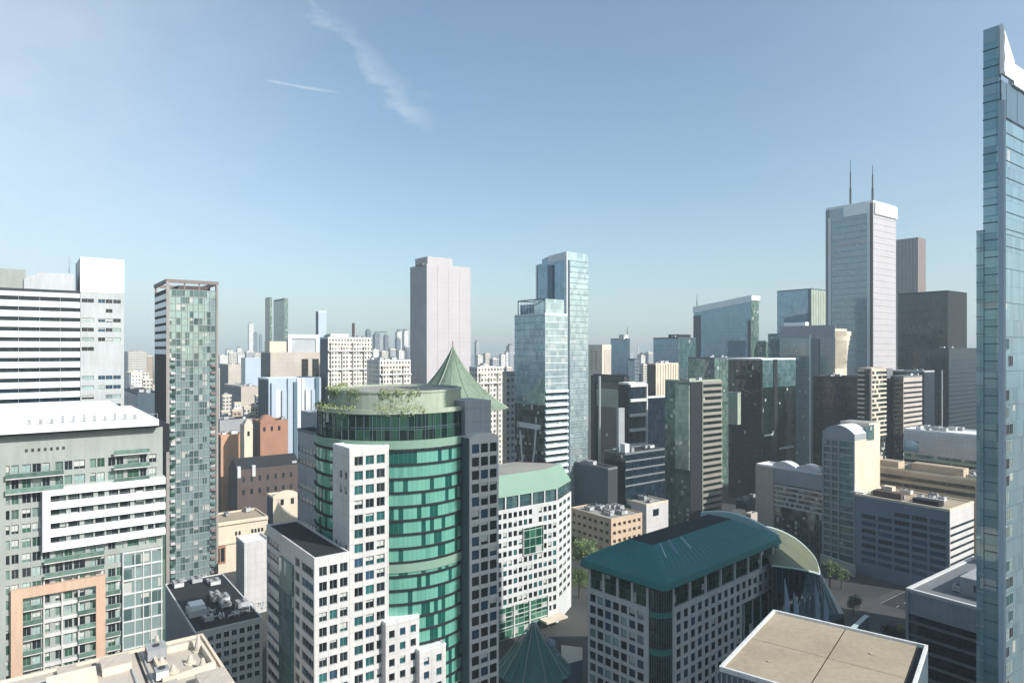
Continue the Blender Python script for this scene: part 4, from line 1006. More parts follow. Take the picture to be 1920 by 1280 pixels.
# ------------------------------------------------------------------ generic towers of the middle distance
def tower(name, label, pc, d, pr, pl, yt, mats, cat='tower', band=None, fins=None, roof='roof dark', par='mid grey', un=0, lv=None, lu=None, group=None, ph=1.0, z0=0):
    f = fr(pc, d, pr, pl, yt, z0, lv=lv, lu=lu); T = Thing(name, label, cat, (*f.C, 0), group)
    shell(T, f, mats, 'glass_facade' if 'glass' in (mats.get('L') or mats['*']).name else 'wall')
    if band:
        for face, fh, bh, m, out, *rg in band:
            a, t, n, L = f.ax(face); z = f.z1 - (rg[0] if rg else .0); zl = rg[1] if len(rg) > 1 else max(2, f.z1 - 30 * fh)
            k = 0
            while z - bh > zl and k < 45:
                mb = MB(); mb.obox(a, t, n, 0, L, .003, out, z - bh, z, M[m]); T.part('floor_band', mb); z -= fh; k += 1
    if fins:
        for face, du, m, w, dp in fins:
            mb = MB(); mull(mb, f, face, du, M[m], w=w, dp=dp); T.part('mullion', mb)
    roofs(T, f, M[roof], M[par], ph, .5)
    units(T, f, un)
    return T, f
g_ = lambda *a: {k: M[v] for k, v in zip(('L', 'R', '*'), a)}

# pink stone tower
T, f = tower('pink_tower', 'tall plain pinkish grey stone tower with a raised block on its roof', 800, 520, 883, 769, 497, g_('unit grey', 'pink stone', 'pink stone'), fins=[('R', 9.6, 'pink stone', 1.2, .12)], roof='roof gravel', par='pink stone')
p = f.sub(f.lu * .06, f.lu * .62, 3, f.lv - 4, 0, 0); mb = MB(); mb.prism(p.poly, f.z1, f.z1 + 7.4, M['pink stone']); T.part('plant_room', mb)
mb = MB(); p = f.sub(-.6, f.lu * .06, f.lv * .2, f.lv * .6, 0, 0); mb.prism(p.poly, f.z1, f.z1 + 2, M['brown metal']); T.part('plant_room', mb)
a, t, n, L = f.ax('R')
mb = MB(); mb.obox(a, t, n, L * .05, L * .17, .003, .3, 60, f.z1 - 18, M['stone shade']); mb.obox(a, t, n, L * .171, L * .51, .003, .28, 60, f.z1 - 37, M['stone shade']); T.part('painted_shadow', mb) if False else None  # darker stone boxes in the shape of a cast shadow, switched off

# twin-mast tower
T, f = tower('mast_tower', 'tallest grey tower with two thin masts, glassy left side and pale right side', 1637, 800, 1680, 1549, 380, g_('grey glass', 'pink stone', 'grey glass'), roof='roof gravel', par='white metal', ph=3)
a, t, n, L = f.ax('L'); z = f.z1 - 16
mb = MB(); mb.obox(a, t, n, L - 3.0, L + .2, .01, 1.5, 0, f.z1, M['charcoal']); mb.obox(a, t, n, L - 6.5, L - 3.0, .01, 1.3, 0, f.z1 - 2, M['white metal']); mb.obox(a, t, n, 0, 3.5, .01, 1.3, 0, f.z1, M['mid grey']); mb.obox(a, t, n, 3.5, 6.5, .01, 1.2, 0, f.z1 - 10, M['white metal']); T.part('corner_pier', mb)
mb = MB(); mb.obox(a, t, n, L * .4, L - 3, .01, 1.6, f.z1 - 12, f.z1 + 1.5, M['bright white']); a2, t2, n2, L2 = f.ax('R'); mb.obox(a2, t2, n2, 3, L2, .01, 1.6, f.z1 - 13, f.z1 + 1.5, M['bright white']); T.part('white_head', mb)
while z > 60:
    mb = MB(); mb.obox(a, t, n, 6.5, L - 6.5, .01, .5, z - .8, z, M['steel mullion']); T.part('floor_band', mb)
    mb = MB(); mb.obox(a2, t2, n2, 3, L2, .01, .3, z - .7, z, M['unit steel']); T.part('floor_band', mb); z -= 7.6
mb = MB(); mb.obox(a, t, n, L * .22, L - 6.5, .5, 1.0, f.z1 - 47, f.z1 - 43, M['pink stone']); T.part('sky_band', mb)
for q, h in ((.46, 58), (.0, 46)):
    antenna(T, add(add(f.C, VX, f.lv * q + 2), UX, 3), f.z1, h, .8)
mb = MB()
for k in range(5): mb.tube((*add(f.C, VX, 12 + 5 * k), f.z1 + 3), (*add(f.C, VX, 15 + 5 * k), f.z1 + 8 - k % 2 * 2), .25, M['white metal'])
T.part('roof_rig', mb)
tower('brown_tower', 'slim brown grey tower with vertical ribs behind the tallest tower', 1722, 900, 1736, 1676, 446, g_('brown ribs', 'brown metal', 'brown metal'), fins=[('L', 4.5, 'unit grey', 1.2, .8)], roof='roof dark', par='brown metal')
tower('dark_tower', 'wide near black glass tower at the right with a plain flat top', 1777, 650, 1813, 1684, 546, g_('black glass', 'charcoal', 'black glass'), band=[('L', 9, .8, 'charcoal', .3)], roof='roof dark', par='charcoal')
tower('dark_office', 'lower black gridded office block right of the wide black tower', 1779, 600, 1850, 1770, 654, g_('black glass', 'black glass', 'charcoal'), band=[('R', 4, .8, 'dark grey', .3)], roof='roof dark', par='dark grey', lv=30, un=3)
# slanted-roof glass tower
def slanted():
    f = fr(1409, 700, 1423, 1301, 560); T = Thing('slanted_tower', 'blue glass tower whose white roof edge slopes up to the right', 'tower', (*f.C, 0))
    zl = Z(582, 700 + f.lv * .8); zs = {0: zl, 1: f.z1, 2: f.z1, 3: zl}
    mb = MB(); u = 0; ms = [M['blue glass'], M['green grey glass'], M['blue glass'], M['blue glass']]
    for k in range(4):
        a, b = f.poly[k], f.poly[(k + 1) % 4]; mb.wallq(a, b, 0, zs[k], ms[k], u, zb=zs[(k + 1) % 4]); u += 60
    mb.face([(*p, zs[k]) for k, p in enumerate(f.poly)], [(0, 0)] * 4, M['white metal']); T.part('glass_facade', mb)
    mb = MB(); o = f.out(.8); i = f.out(-1.5)
    for k in range(4):
        j = (k + 1) % 4; mb.prism([o[k], o[j], i[j], i[k]], min(zs[k], zs[j]) - 1.5, [zs[k] + 3.5, zs[j] + 3.5, zs[j] + 3.5, zs[k] + 3.5], M['bright white']) if zs[k] == zs[j] else mb.face([(*o[k], zs[k] - 3), (*o[j], zs[j] - 3), (*o[j], zs[j] + 4), (*o[k], zs[k] + 4)], [(0, 0)] * 4, M['bright white'])
    T.part('roof_edge', mb)
    mb = MB(); a, t, n, L = f.ax('L'); mb.obox(a, t, n, 0, 9, .01, 1, 0, zl - 6, M['slate blue']); mb.obox(a, t, n, L - 4, L, .01, 1, 0, f.z1 - 22, M['slate blue']); T.part('corner_pier', mb)
    antenna(T, add(f.C, VX, 70), zl + 5, 14, .3)
slanted()
T, f = tower('glass_tower', 'boxy blue glass tower just left of the tallest tower', 1521, 750, 1548, 1457, 542, g_('blue glass', 'pale green cladding', 'blue glass'), fins=[('R', 5, 'unit steel', .6, .4)], roof='roof dark', par='slate blue', un=2)
a, t, n, L = f.ax('L'); mb = MB(); mb.obox(a, t, n, L - 3, L, .01, 1, 0, f.z1, M['slate blue']); T.part('corner_pier', mb)
tower('glass_office', 'small grey green block between the slanted tower and the boxy blue glass tower', 1462, 690, 1475, 1440, 627, g_('sea glass', 'far slate', 'far slate'), roof='roof dark', par='slate blue')
tower('glass_office', 'low pale green block immediately right of the slanted tower', 1436, 760, 1446, 1415, 640, g_('green grey glass', 'green grey glass', 'far slate'), par='steel mullion')
# grey curved tower with white edge
def grey_curved():
    f = fr(1566, 600, 1588, 1462, 616); T = Thing('grey_tower', 'smooth grey glass tower with a cream flaring edge in front of the tallest tower', 'tower', (*f.C, 0))
    shell(T, f, {'L': M['grey glass'], 'R': M['cream'], '*': M['grey glass']}, 'glass_facade')
    a, t, n, L = f.ax('L'); mb = MB(); mb.obox(a, t, n, 0, L, .01, .5, f.z1 - 8, f.z1 + 3.5, M['grey panel']); T.part('parapet', mb)
    mb = MB(); N = 8
    for i in range(N):
        s0, s1 = i / N, (i + 1) / N; fl = lambda s: 9 * (1 - s) ** 2.2
        z0, z1 = f.z1 - 2 - 34 * s1, f.z1 - 2 - 34 * s0; o = (fl(s0) + fl(s1)) / 2
        mb.prism([f.C, add(f.D, UX, o), add(add(f.D, UX, o), VX, 12), add(f.C, VX, .1)], z0, z1, M['cream'])
    T.part('flared_edge', mb)
    mb = MB(); mb.obox(a, t, n, L * .60, L * .72, .02, 2.0, 0, f.z1 - 9, M['mid grey']); mb.obox(a, t, n, L * .58, L * .60, .02, 2.6, 0, f.z1 - 5, M['white metal']); T.part('pier', mb)
    mb = MB(); mb.obox(a, t, n, L * .76, L - 2, .02, .6, f.z1 - 46, f.z1 - 43, M['white metal']); mb.obox(a, t, n, L * .70, L - 1, .01, .4, 0, f.z1 - 46, M['slate blue']); T.part('lower_glazing', mb)
    mb = MB(); q = f.sub(3, 9, 30, 52, 0, 0); mb.prism(q.poly, f.z1, f.z1 + 7, M['bright white']); T.part('plant_room', mb)
    mb = MB(); mb.prism(f.out(-.2), f.z1 - .1, f.z1 + .1, M['roof gravel'], bottom=False); T.part('roof', mb)
grey_curved()
# reflective dark glass block with light head
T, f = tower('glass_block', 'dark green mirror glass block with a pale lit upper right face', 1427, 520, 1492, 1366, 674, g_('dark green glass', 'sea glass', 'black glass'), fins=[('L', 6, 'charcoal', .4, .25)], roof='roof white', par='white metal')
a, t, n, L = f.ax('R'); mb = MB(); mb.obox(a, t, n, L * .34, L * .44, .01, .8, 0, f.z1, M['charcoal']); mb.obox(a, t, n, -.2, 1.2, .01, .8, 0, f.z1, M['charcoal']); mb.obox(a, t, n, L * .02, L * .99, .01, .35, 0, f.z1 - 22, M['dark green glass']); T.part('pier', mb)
mb = MB(); mb.obox(a, t, n, L * .5, L * .9, .36, .8, 40, 41.5, M['white metal']); mb.obox(a, t, n, L * .07, L * .3, .36, .8, 52, 53.5, M['white metal']); T.part('canopy', mb)
tower('glass_annex', 'pale green clad annex clinging to the dark mirror glass block', 1383, 480, 1389, 1366, 738, z0=Z(796, 480), mats=g_('pale green cladding', 'pale green cladding', 'pale green cladding'), par='steel mullion', cat='annex')
T, f = tower('glass_block', 'grey green glass block behind the striped green tower, with louvred roof plant', 1340, 590, 1390, 1290, 672, g_('sea glass', 'green grey glass', 'sea glass'), roof='roof dark', par='slate blue', un=5)
# striped green tower
T, f = tower('striped_tower', 'green glass tower with brown horizontally striped right side and a dark corner strip', 1293, 430, 1352, 1247, 716, g_('green grey glass', 'dark green glass', 'green grey glass'), roof='roof gravel', par='pale green cladding', un=3)
a, t, n, L = f.ax('R'); u0 = along(f.C, UX, 1316); z = f.z1
mb = MB(); mb.obox(a, t, n, u0 - .5, u0, .01, 1, 8, f.z1, M['pale green cladding']); mb.obox(a, t, n, .1, u0 - .5, .01, .5, 0, f.z1, M['charcoal']); T.part('pier', mb)
while z > 12: mb = MB(); mb.obox(a, t, n, u0, L, .01, 1.1, z - 1.9, z, M['stripe brown']); T.part('floor_band', mb); z -= 4.1
mb = MB(); a, t, n, L = f.ax('L'); mb.obox(a, t, n, L * .44, L + .0, .01, .6, 42, f.z1 - 2, M['light green glass']); T.part('bay_window', mb)
# blue-grey ones further left
T, f = tower('glass_office', 'pale blue glass office with black plant on its roof left of the slanted tower', 1272, 650, 1305, 1225, 634, g_('blue glass', 'sea glass', 'far slate'), roof='roof dark', par='slate blue', un=3)
mb = MB(); p = f.sub(4, f.lu - 2, 5, f.lv * .5, 0, 0); mb.prism(p.poly, f.z1, f.z1 + 4, M['charcoal']); T.part('plant_room', mb)
tower('cream_office', 'cream ribbed office block below the pale blue glass office', 1229, 560, 1272, 1214, 683, g_('brown brick', 'cream', 'cream'), cat='building', fins=[('R', 3.2, 'cream', .8, .5)], roof='roof gravel', par='cream', un=4)
T, f = tower('glass_tower', 'narrow blue glass tower beside the cream windowless block', 1176, 700, 1181, 1145, 636, g_('blue glass', 'blue glass', 'far slate'), roof='roof white', par='slate blue')
mb = MB(); p = f.sub(-2, 5, 3, 10, 0, 0); mb.prism(p.poly, f.z1, f.z1 + 5, M['white render']); T.part('plant_room', mb); antenna(T, f.C, f.z1 + 5, 9, .25)
tower('glass_tower', 'short dark blue glass tower right beside the narrow blue one', 1190, 640, 1198, 1177, 674, g_('blue glass', 'far slate', 'far slate'), roof='roof dark', par='slate blue')
T, f = tower('cream_block', 'cream windowless block with two dark vertical slots', 1129, 600, 1146, 1098, 648, g_('cream', 'cream', 'cream'), cat='building', roof='roof beige', par='cream')
a, t, n, L = f.ax('L'); mb = MB(); 
for q in (.30, .58): mb.obox(a, t, n, L * q, L * q + 2.2, .01, .3, f.z1 - 22, f.z1 - 4, M['tan'])
T.part('slot', mb)
mb = MB(); a, t, n, L = f.ax('R'); mb.obox(a, t, n, L * .25, L - .4, .01, .3, 10, f.z1 - 3, M['tan stone']); T.part('panel', mb)
# dark framed block with column, white-slatted side
T, f = tower('dark_block', 'charcoal building with a hollow portal front and grey infill', 1175, 500, 1180, 1112, 706, g_('dark green glass', 'charcoal', 'charcoal'), cat='building', roof='roof dark', par='charcoal', un=2)
a, t, n, L = f.ax('L'); mb = MB(); mb.obox(a, t, n, 0, L, .01, 2.5, f.z1 - 5, f.z1, M['dark grey']); mb.obox(a, t, n, L - 6, L, .02, 2.4, 0, f.z1 - 5, M['charcoal']); mb.obox(a, t, n, 0, 4, .02, 2.4, 0, f.z1 - 5, M['dark grey']); T.part('portal', mb)
mb = MB(); mb.obox(a, t, n, 5, L - 8, .1, .8, f.z1 - 24, f.z1 - 10, M['pale green cladding']); T.part('infill_panel', mb)
mb = MB(); mb.cyl(P(1124, 470), .9, 0, Z(705, 470), M['grey panel'], 10); T.part('column', mb)
T, f = tower('slatted_block', 'black block with broad white ledges on its lit side', 1179, 470, 1211, 1160, 720, g_('charcoal', 'black glass', 'charcoal'), cat='building', roof='roof white', par='white render')
a, t, n, L = f.ax('R'); z = f.z1
while z > 50: mb = MB(); mb.obox(a, t, n, .6, L - .4, .01, 1.4, z - 2.1, z, M['white render']); T.part('floor_band', mb); z -= 10.5
mb = MB(); mb.obox(a, t, n, L - .8, L + .3, .01, 1.6, 20, f.z1, M['white render']); T.part('corner_pier', mb)
tower('black_block', 'low black block between the slatted block and the striped green tower', 1212, 520, 1262, 1205, 746, g_('black glass', 'black glass', 'charcoal'), cat='building', roof='roof white', par='white render', un=4)
T, f = tower('grey_slab', 'thin blank grey slab standing upright among dark blocks', 1160, 420, 1171, 1156, 768, g_('unit grey', 'grey panel', 'grey panel'), cat='building', par='grey panel')
T, f = tower('plant_building', 'low dark building with white roof cabinets at the foot of the striped green tower', 1172, 410, 1246, 1160, 852, g_('dark green glass', 'black glass', 'charcoal'), cat='building', roof='roof dark', par='mid grey', un=6, lv=18)
mb = MB(); p = f.sub(2, 6, 2, 6, 0, 0); mb.prism(p.poly, f.z1, f.z1 + 6, M['unit white']); T.part('cabinet', mb)
a, t, n, L = f.ax('R'); 
for k in range(4): mb = MB(); mb.obox(a, t, n, 0, L, .01, .4, f.z1 - 5 - 5 * k, f.z1 - 4 - 5 * k, M['mid grey']); T.part('floor_band', mb)
tower('dark_block', 'dark low block with blank blue grey walls below the charcoal portal building', 1140, 400, 1158, 1075, 880, g_('slate blue', 'dark grey', 'charcoal'), cat='building', roof='roof dark', par='mid grey', un=3)

# dark brown blocks right of centre
T, f = tower('brown_block', 'large dark brown glass block behind the curved top tower', 1612, 500, 1640, 1524, 709, g_('brown glass', 'brown glass', 'charcoal'), cat='building', roof='roof dark', par='brown brick', un=3, band=[('L', 8, .5, 'charcoal', .3)])
T, f = tower('balcony_tower', 'slim dark tower faced with rows of pale balconies', 1631, 470, 1661, 1609, 692, g_('brown glass', 'smoke glass', 'charcoal'), roof='roof dark', par='tan stone')
a, t, n, L = f.ax('R'); a2, t2, n2, L2 = f.ax('L'); z = f.z1 - .5; k = 0
while z > 58:
    mb = MB(); mb.obox(a, t, n, .8, L * .96, .01, 1.0, z - 1.1, z, M['cream']); mb.obox(a, t, n, L * (.2 + .13 * (k % 3)), L * (.3 + .13 * (k % 3)), .01, .9, z - 3.1, z - 1.1, M['cream']); T.part('balcony', mb)
    mb = MB(); mb.obox(a2, t2, n2, 0, L2 * .55, .01, 1.0, z - 1.2, z, M['cream']); T.part('balcony', mb); z -= 3.3; k += 1
mb = MB(); mb.obox(a, t, n, -.2, .75, .01, 1.2, 20, f.z1 + .8, M['tan stone']); T.part('corner_pier', mb)
tower('dark_tower', 'dark grey blank tower wedged behind the rows of pale balconies', 1663, 490, 1674, 1640, 694, g_('dark grey', 'mid grey', 'charcoal'), roof='roof dark', par='mid grey')
T, f = tower('striped_tower', 'dark tower with tan horizontal stripes on its lit side', 1694, 480, 1729, 1670, 707, g_('brown glass', 'tan stone', 'charcoal'), roof='roof dark', par='mid grey', un=2)
a, t, n, L = f.ax('R'); z = f.z1 - 3.5
while z > 60: mb = MB(); mb.obox(a, t, n, .6, L - .4, .01, .35, z - 1.3, z, M['black glass']); T.part('ribbon_window', mb); z -= 3.6
T, f = tower('glass_tower', 'dim grey glass tower behind the tan striped one', 1733, 560, 1752, 1674, 697, g_('brown glass', 'black glass', 'charcoal'), roof='roof dark', par='unit steel', un=2)
for px in (1766,):
    T2 = Thing('light_mast', 'thin grey mast against the black glass block at the right', 'mast', (*P(px, 560), 0)); mb = MB(); mb.cyl(P(px, 560), .55, 0, Z(694, 560), M['unit steel'], 8); T2.part('pole', mb)
# white banded office
T, f = tower('banded_office', 'long office with a pale curved fascia, white roof and dark ribbon windows', 1880, 395, 1910, 1695, 822, g_('green grey glass', 'green grey glass', 'far grey'), cat='building', roof='roof white', par='bright white', un=8)
a, t, n, L = f.ax('L'); z = f.z1
mb = MB(); N = 14
for k in range(5): mb.obox(a, t, n, 0, L, .01, .5 + .9 * math.sin(math.pi * (k + .5) / 5), z - 2 - 2.6 * (k + 1), z - 2 - 2.6 * k, M['pale stone'])
mb.obox(a, t, n, 0, L, .01, .4, z - 1.99, z, M['white render']); T.part('fascia', mb)
mb = MB(); mb.obox(a, t, n, .6, L * .17, 1.45, 1.55, z - 13.5, z - 6.5, M['blue glass']); T.part('large_window', mb)
z -= 17
for k in range(6): mb = MB(); mb.obox(a, t, n, 0, L, .01, .8, z - 1.7, z, M['pale green cladding']); T.part('floor_band', mb); mb = MB(); mb.obox(a, t, n, 0, L, .02, .3, z - 3.5, z - 1.72, M['black glass']); T.part('ribbon_window', mb); z -= 3.6
# brown rooftop building
T, f = tower('tan_office', 'tan building with cluttered brown roof between the long banded office and the blue shaded block', 1836, 352, 1872, 1640, 902, g_('tan', 'cream', 'tan'), cat='building', roof='roof beige', par='cream', un=10)
for u0, u1, v0, v1, h in ((2, 9, 8, 34, 5), (4, 12, 42, 56, 4), (3, 8, 60, 72, 6)):
    p = f.sub(u0, min(u1, f.lu - 1), v0, min(v1, f.lv - 1), 0, 0); mb = MB(); mb.prism(p.poly, f.z1 + .1, f.z1 + h, M['tan'], top=M['roof beige']); T.part('plant_room', mb)
a, t, n, L = f.ax('L')
for k in range(2): mb = MB(); mb.obox(a, t, n, 2, L - 2, .01, .4, f.z1 - 5 - 4 * k, f.z1 - 3 - 4 * k, M['brown glass']); T.part('ribbon_window', mb)
# curved-top tower
def curved_top():
    f = fr(1603, 362, 1650, 1543, 812); T = Thing('curved_top_tower', 'tower with an arched roof, blue glass shaded side and blank cream sunlit side', 'tower', (*f.C, 0))
    f.z1 = Z(826, 362); shell(T, f, {'L': M['sea glass'], 'R': M['cream'], '*': M['cream']}, 'wall')
    a, t, n, L = f.ax('L'); z = f.z1
    while z > 6:
        mb = MB(); mb.obox(a, t, n, 0, L, .01, .5, z - 1.0, z, M['grey panel']); T.part('floor_band', mb); z -= 3.9
    mb = MB()
    for q in (0, .26, .5, .97): mb.obox(a, t, n, L * q, L * q + .7, .01, .8, 0, f.z1, M['grey panel'])
    T.part('pier', mb)
    # arched roof running across the shaded side
    N = 12; mb = MB(); prev = None; ar = lambda s: f.z1 + .6 + 7.2 * math.sin(math.pi * (.10 + .80 * s)) ** .8
    for i in range(N):
        s0, s1 = i / N, (i + 1) / N; A_, B_ = add(a, t, L * s0), add(a, t, L * s1); q = lambda p, w: add(p, n, w)
        mb.prism([q(A_, .3), q(B_, .3), q(B_, -f.lu * .55), q(A_, -f.lu * .55)], f.z1, [ar(s0), ar(s1), ar(s1), ar(s0)], M['grey panel'], top=M['white metal'])
    T.part('arched_roof', mb)
    mb = MB(); p = f.sub(f.lu * .55, f.lu, 0, f.lv * .9, 0, 0); mb.prism(p.poly, f.z1, f.z1 + 8.4, M['cream'], top=M['roof gravel']); p = f.sub(f.lu * .56, f.lu * .8, .001, .3, 0, 0); T.part('parapet', mb)
    mb = MB(); a2, t2, n2, L2 = f.ax('R'); mb.obox(a2, t2, n2, L2 * .45, L2 * .74, .01, .25, f.z1 - 1, f.z1 + 7.4, M['sea glass']); T.part('corner_glass', mb)
curved_top()
# grey low office left of it
T, f = tower('grey_office', 'low grey office with pale ledges and a curved metal roof left of the arched tower', 1552, 388, 1575, 1418, 892, g_('smoke glass', 'grey panel', 'grey panel'), cat='building', roof='roof white', par='white metal', un=5)
a, t, n, L = f.ax('L'); z = f.z1
mb = MB(); mb.obox(a, t, n, L * .28, L, .01, .8, z - 9, z, M['grey panel']); T.part('fascia', mb)
mb = MB(); mb.obox(a, t, n, 0, L * .27, .01, .9, 0, z, M['tan stone']); T.part('end_bay', mb)
z -= 10
for k in range(5): mb = MB(); mb.obox(a, t, n, L * .28, L, .01, 1.2, z - 1.1, z, M['pale stone']); T.part('floor_band', mb); z -= 3.0
mb = MB(); mb.obox(a, t, n, L * .28, L, .02, 1.0, 0, z + 2, M['smoke glass']); T.part('lower_wall', mb)
for q in (.22, .55):
    mb = MB(); N = 7; 
    for i in range(N):
        s0, s1 = i / N, (i + 1) / N; u0, u1 = L * (q + .30 * s0), L * (q + .30 * s1); hh = lambda s: f.z1 + .6 + 3.6 * math.sin(math.pi * (.06 + .88 * s)) ** .7
        b = lambda u, w: add(add(a, t, u), n, w); mb.prism([b(u0, -2), b(u1, -2), b(u1, -9), b(u0, -9)], f.z1, [hh(s0), hh(s1), hh(s1), hh(s0)], M['unit white'])
    T.part('arched_roof', mb)
# blue shaded block
def shaded_block():
    C = P(1781, 322); f = Fr(C, along(C, UX, 1826), along(C, VX, 1603), 0, 42)
    T = Thing('office_building', 'square block in blue shade with five bays of ribbon windows and a cluttered roof', 'building', (*C, 0)); wb = MB()
    b = cols(f.lv, 5, f.lv / 5 * .80, 3, 1.2)
    grid(T, wb, f, 'L', b, 3.9, 2.3, M['slate wall'], ['pane blue', 'pane dark', 'pane blue'], 'slate panel', 3, 4.6, rec=.25, sill=.8, gbot=4, skip=lambda j, r: r == 0 and j < 2, blind=.05)  # blue shade of this side is put into its wall colour
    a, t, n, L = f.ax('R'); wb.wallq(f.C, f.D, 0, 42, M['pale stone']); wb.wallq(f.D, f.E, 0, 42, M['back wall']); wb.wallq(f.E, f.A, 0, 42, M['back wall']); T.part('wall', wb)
    z = 34
    for k in range(8): mb = MB(); mb.obox(a, t, n, .6, L - .5, .01, .2, z - 1.1, z, M['black glass']); T.part('ribbon_window', mb); z -= 3.5
    roofs(T, f, M['roof beige'], M['cream'], .8, .8)
    for u0, u1, v0, v1, h, m in ((3, 9, 6, 18, 2.6, 'charcoal'), (4, 10, 24, 38, 3.2, 'brown brick'), (8, 12, 30, 35, 5.4, 'cream'), (2, 7, 42, 49, 1.2, 'unit white'), (10, 14, 8, 20, 1.8, 'unit white')):
        p = f.sub(u0, u1, v0, v1, 0, 0); mb = MB(); mb.prism(p.poly, 42.15, 42.15 + h, M[m]); T.part('rooftop_unit', mb)
    units(T, f, 9); T.flush(100)


shaded_block()
# ------------------------------------------------------------------ left middle distance
tower('glass_tower', 'left one of a far pair of slim dark glass towers', 506, 1100, 510, 497, 558, g_('dark green glass', 'green grey glass', 'dark green glass'), par='mid grey')
T, f = tower('glass_tower', 'right and wider one of a far pair of slim glass towers', 533, 1120, 540, 513, 562, g_('green grey glass', 'green grey glass', 'dark green glass'), par='mid grey', ph=3)
T, f = tower('white_tower', 'far slim white tower standing alone above the low blocks', 597, 900, 612, 592, 584, g_('slate blue', 'blue white panel', 'blue white panel'), par='white metal')
T, f = tower('beige_block', 'beige block with a rounded blank wall and two tall dark openings', 507, 560, 600, 489, 662, g_('mid grey', 'tan stone', 'tan stone'), cat='building', roof='roof beige', par='tan stone', un=3)
a, t, n, L = f.ax('R'); mb = MB()
for q in (.62, .84): mb.obox(a, t, n, L * q, L * (q + .13), .01, .5, f.z1 - 22, f.z1 - 5, M['brown glass'])
T.part('tall_opening', mb)
p = f.sub(0, f.lu * .34, 2, 16, 0, 0); mb = MB(); mb.prism(p.poly, f.z1, f.z1 + 10, M['cream']); T.part('plant_room', mb)
p = f.sub(f.lu * .36, f.lu * .98, 1, 16, 0, 0); mb = MB(); mb.prism(p.poly, f.z1, f.z1 + 12.5, M['unit steel']); T.part('plant_room', mb)
mb = MB(); a, t, n, L = p.ax('R'); mb.obox(a, t, n, -.5, 2.5, .01, 1, f.z1, f.z1 + 16, M['bright white']); mb.obox(a, t, n, L - 2.5, L, .01, 1, f.z1, f.z1 + 16, M['bright white']); mb.obox(a, t, n, 2.5, L - 2.5, .01, 1, f.z1 + 12.6, f.z1 + 16, M['bright white']); T.part('roof_frame', mb)
T, f = tower('ribbed_block', 'pale blue building of broad vertical ribs in front of the beige block', 503, 480, 602, 484, 712, g_('slate blue', 'blue white panel', 'slate blue'), cat='building', roof='roof white', par='blue white panel')
a, t, n, L = f.ax('R'); mb = MB(); rg = random.Random(2); u = 0
while u < L - 2:
    w = rg.choice((1.6, 2.6, 3.4)); mb.obox(a, t, n, u, min(L, u + w), .01, rg.choice((.8, 1.6, 2.6)), 0, f.z1 + rg.choice((.9, -2, -8)), rg.choice([M['blue white panel'], M['white metal'], M['blue white panel'], M['slate panel']])); u += w + rg.choice((.05, .9))
T.part('rib', mb)
def ornate(label, pc, d, pr, pl, yt, L0, n1, un):
    T, f = tower('ornate_block', label, pc, d, pr, pl, yt, g_(L0, 'ornate white', 'ornate white'), cat='building', roof='roof gravel', par='white render', un=un)
    a, t, n, L = f.ax('R')
    for k in range(n1):
        u = L * (k + .5) / n1; mb = MB(); mb.obox(a, t, n, u - L / n1 * .28, u + L / n1 * .28, .01, 1.4, 0, f.z1 - 4 - 3 * (k % 2), M['ornate white']); mb.obox(a, t, n, u - L / n1 * .32, u + L / n1 * .32, .01, 1.8, f.z1 - 4 - 3 * (k % 2), f.z1 - 3.2 - 3 * (k % 2), M['cream']); T.part('bay', mb)
    for z in (f.z1 - 10, f.z1 - 24): mb = MB(); mb.obox(a, t, n, 0, L, .02, 1.9, z, z + .9, M['white render']); T.part('cornice', mb)
    return T, f
T, f = ornate('white many windowed block with stepped bays left of the pink stone tower', 615, 500, 697, 600, 634, 'slate blue', 4, 6)
p = f.sub(3, f.lu * .5, 3, 12, 0, 0); mb = MB(); mb.prism(p.poly, f.z1, f.z1 + 3.5, M['white render']); T.part('plant_room', mb)
mb = MB(); mb.cyl(add(add(f.C, UX, f.lu * .62), VX, 4), 1.1, f.z1, f.z1 + 12, M['brown brick'], 10); T.part('chimney', mb)
ornate('lower cream white ornate block with cornices right beside the pink stone tower', 712, 470, 770, 688, 677, 'ornate white', 3, 5)
T, f = ornate('narrow white windowed block behind the copper green spire', 895, 420, 945, 880, 690, 'far cream', 3, 3)
tower('grey_block', 'plain grey strip of a building left of the pale twin glass tower', 950, 360, 968, 942, 700, g_('tan stone', 'far grey', 'far grey'), cat='building', par='unit grey')
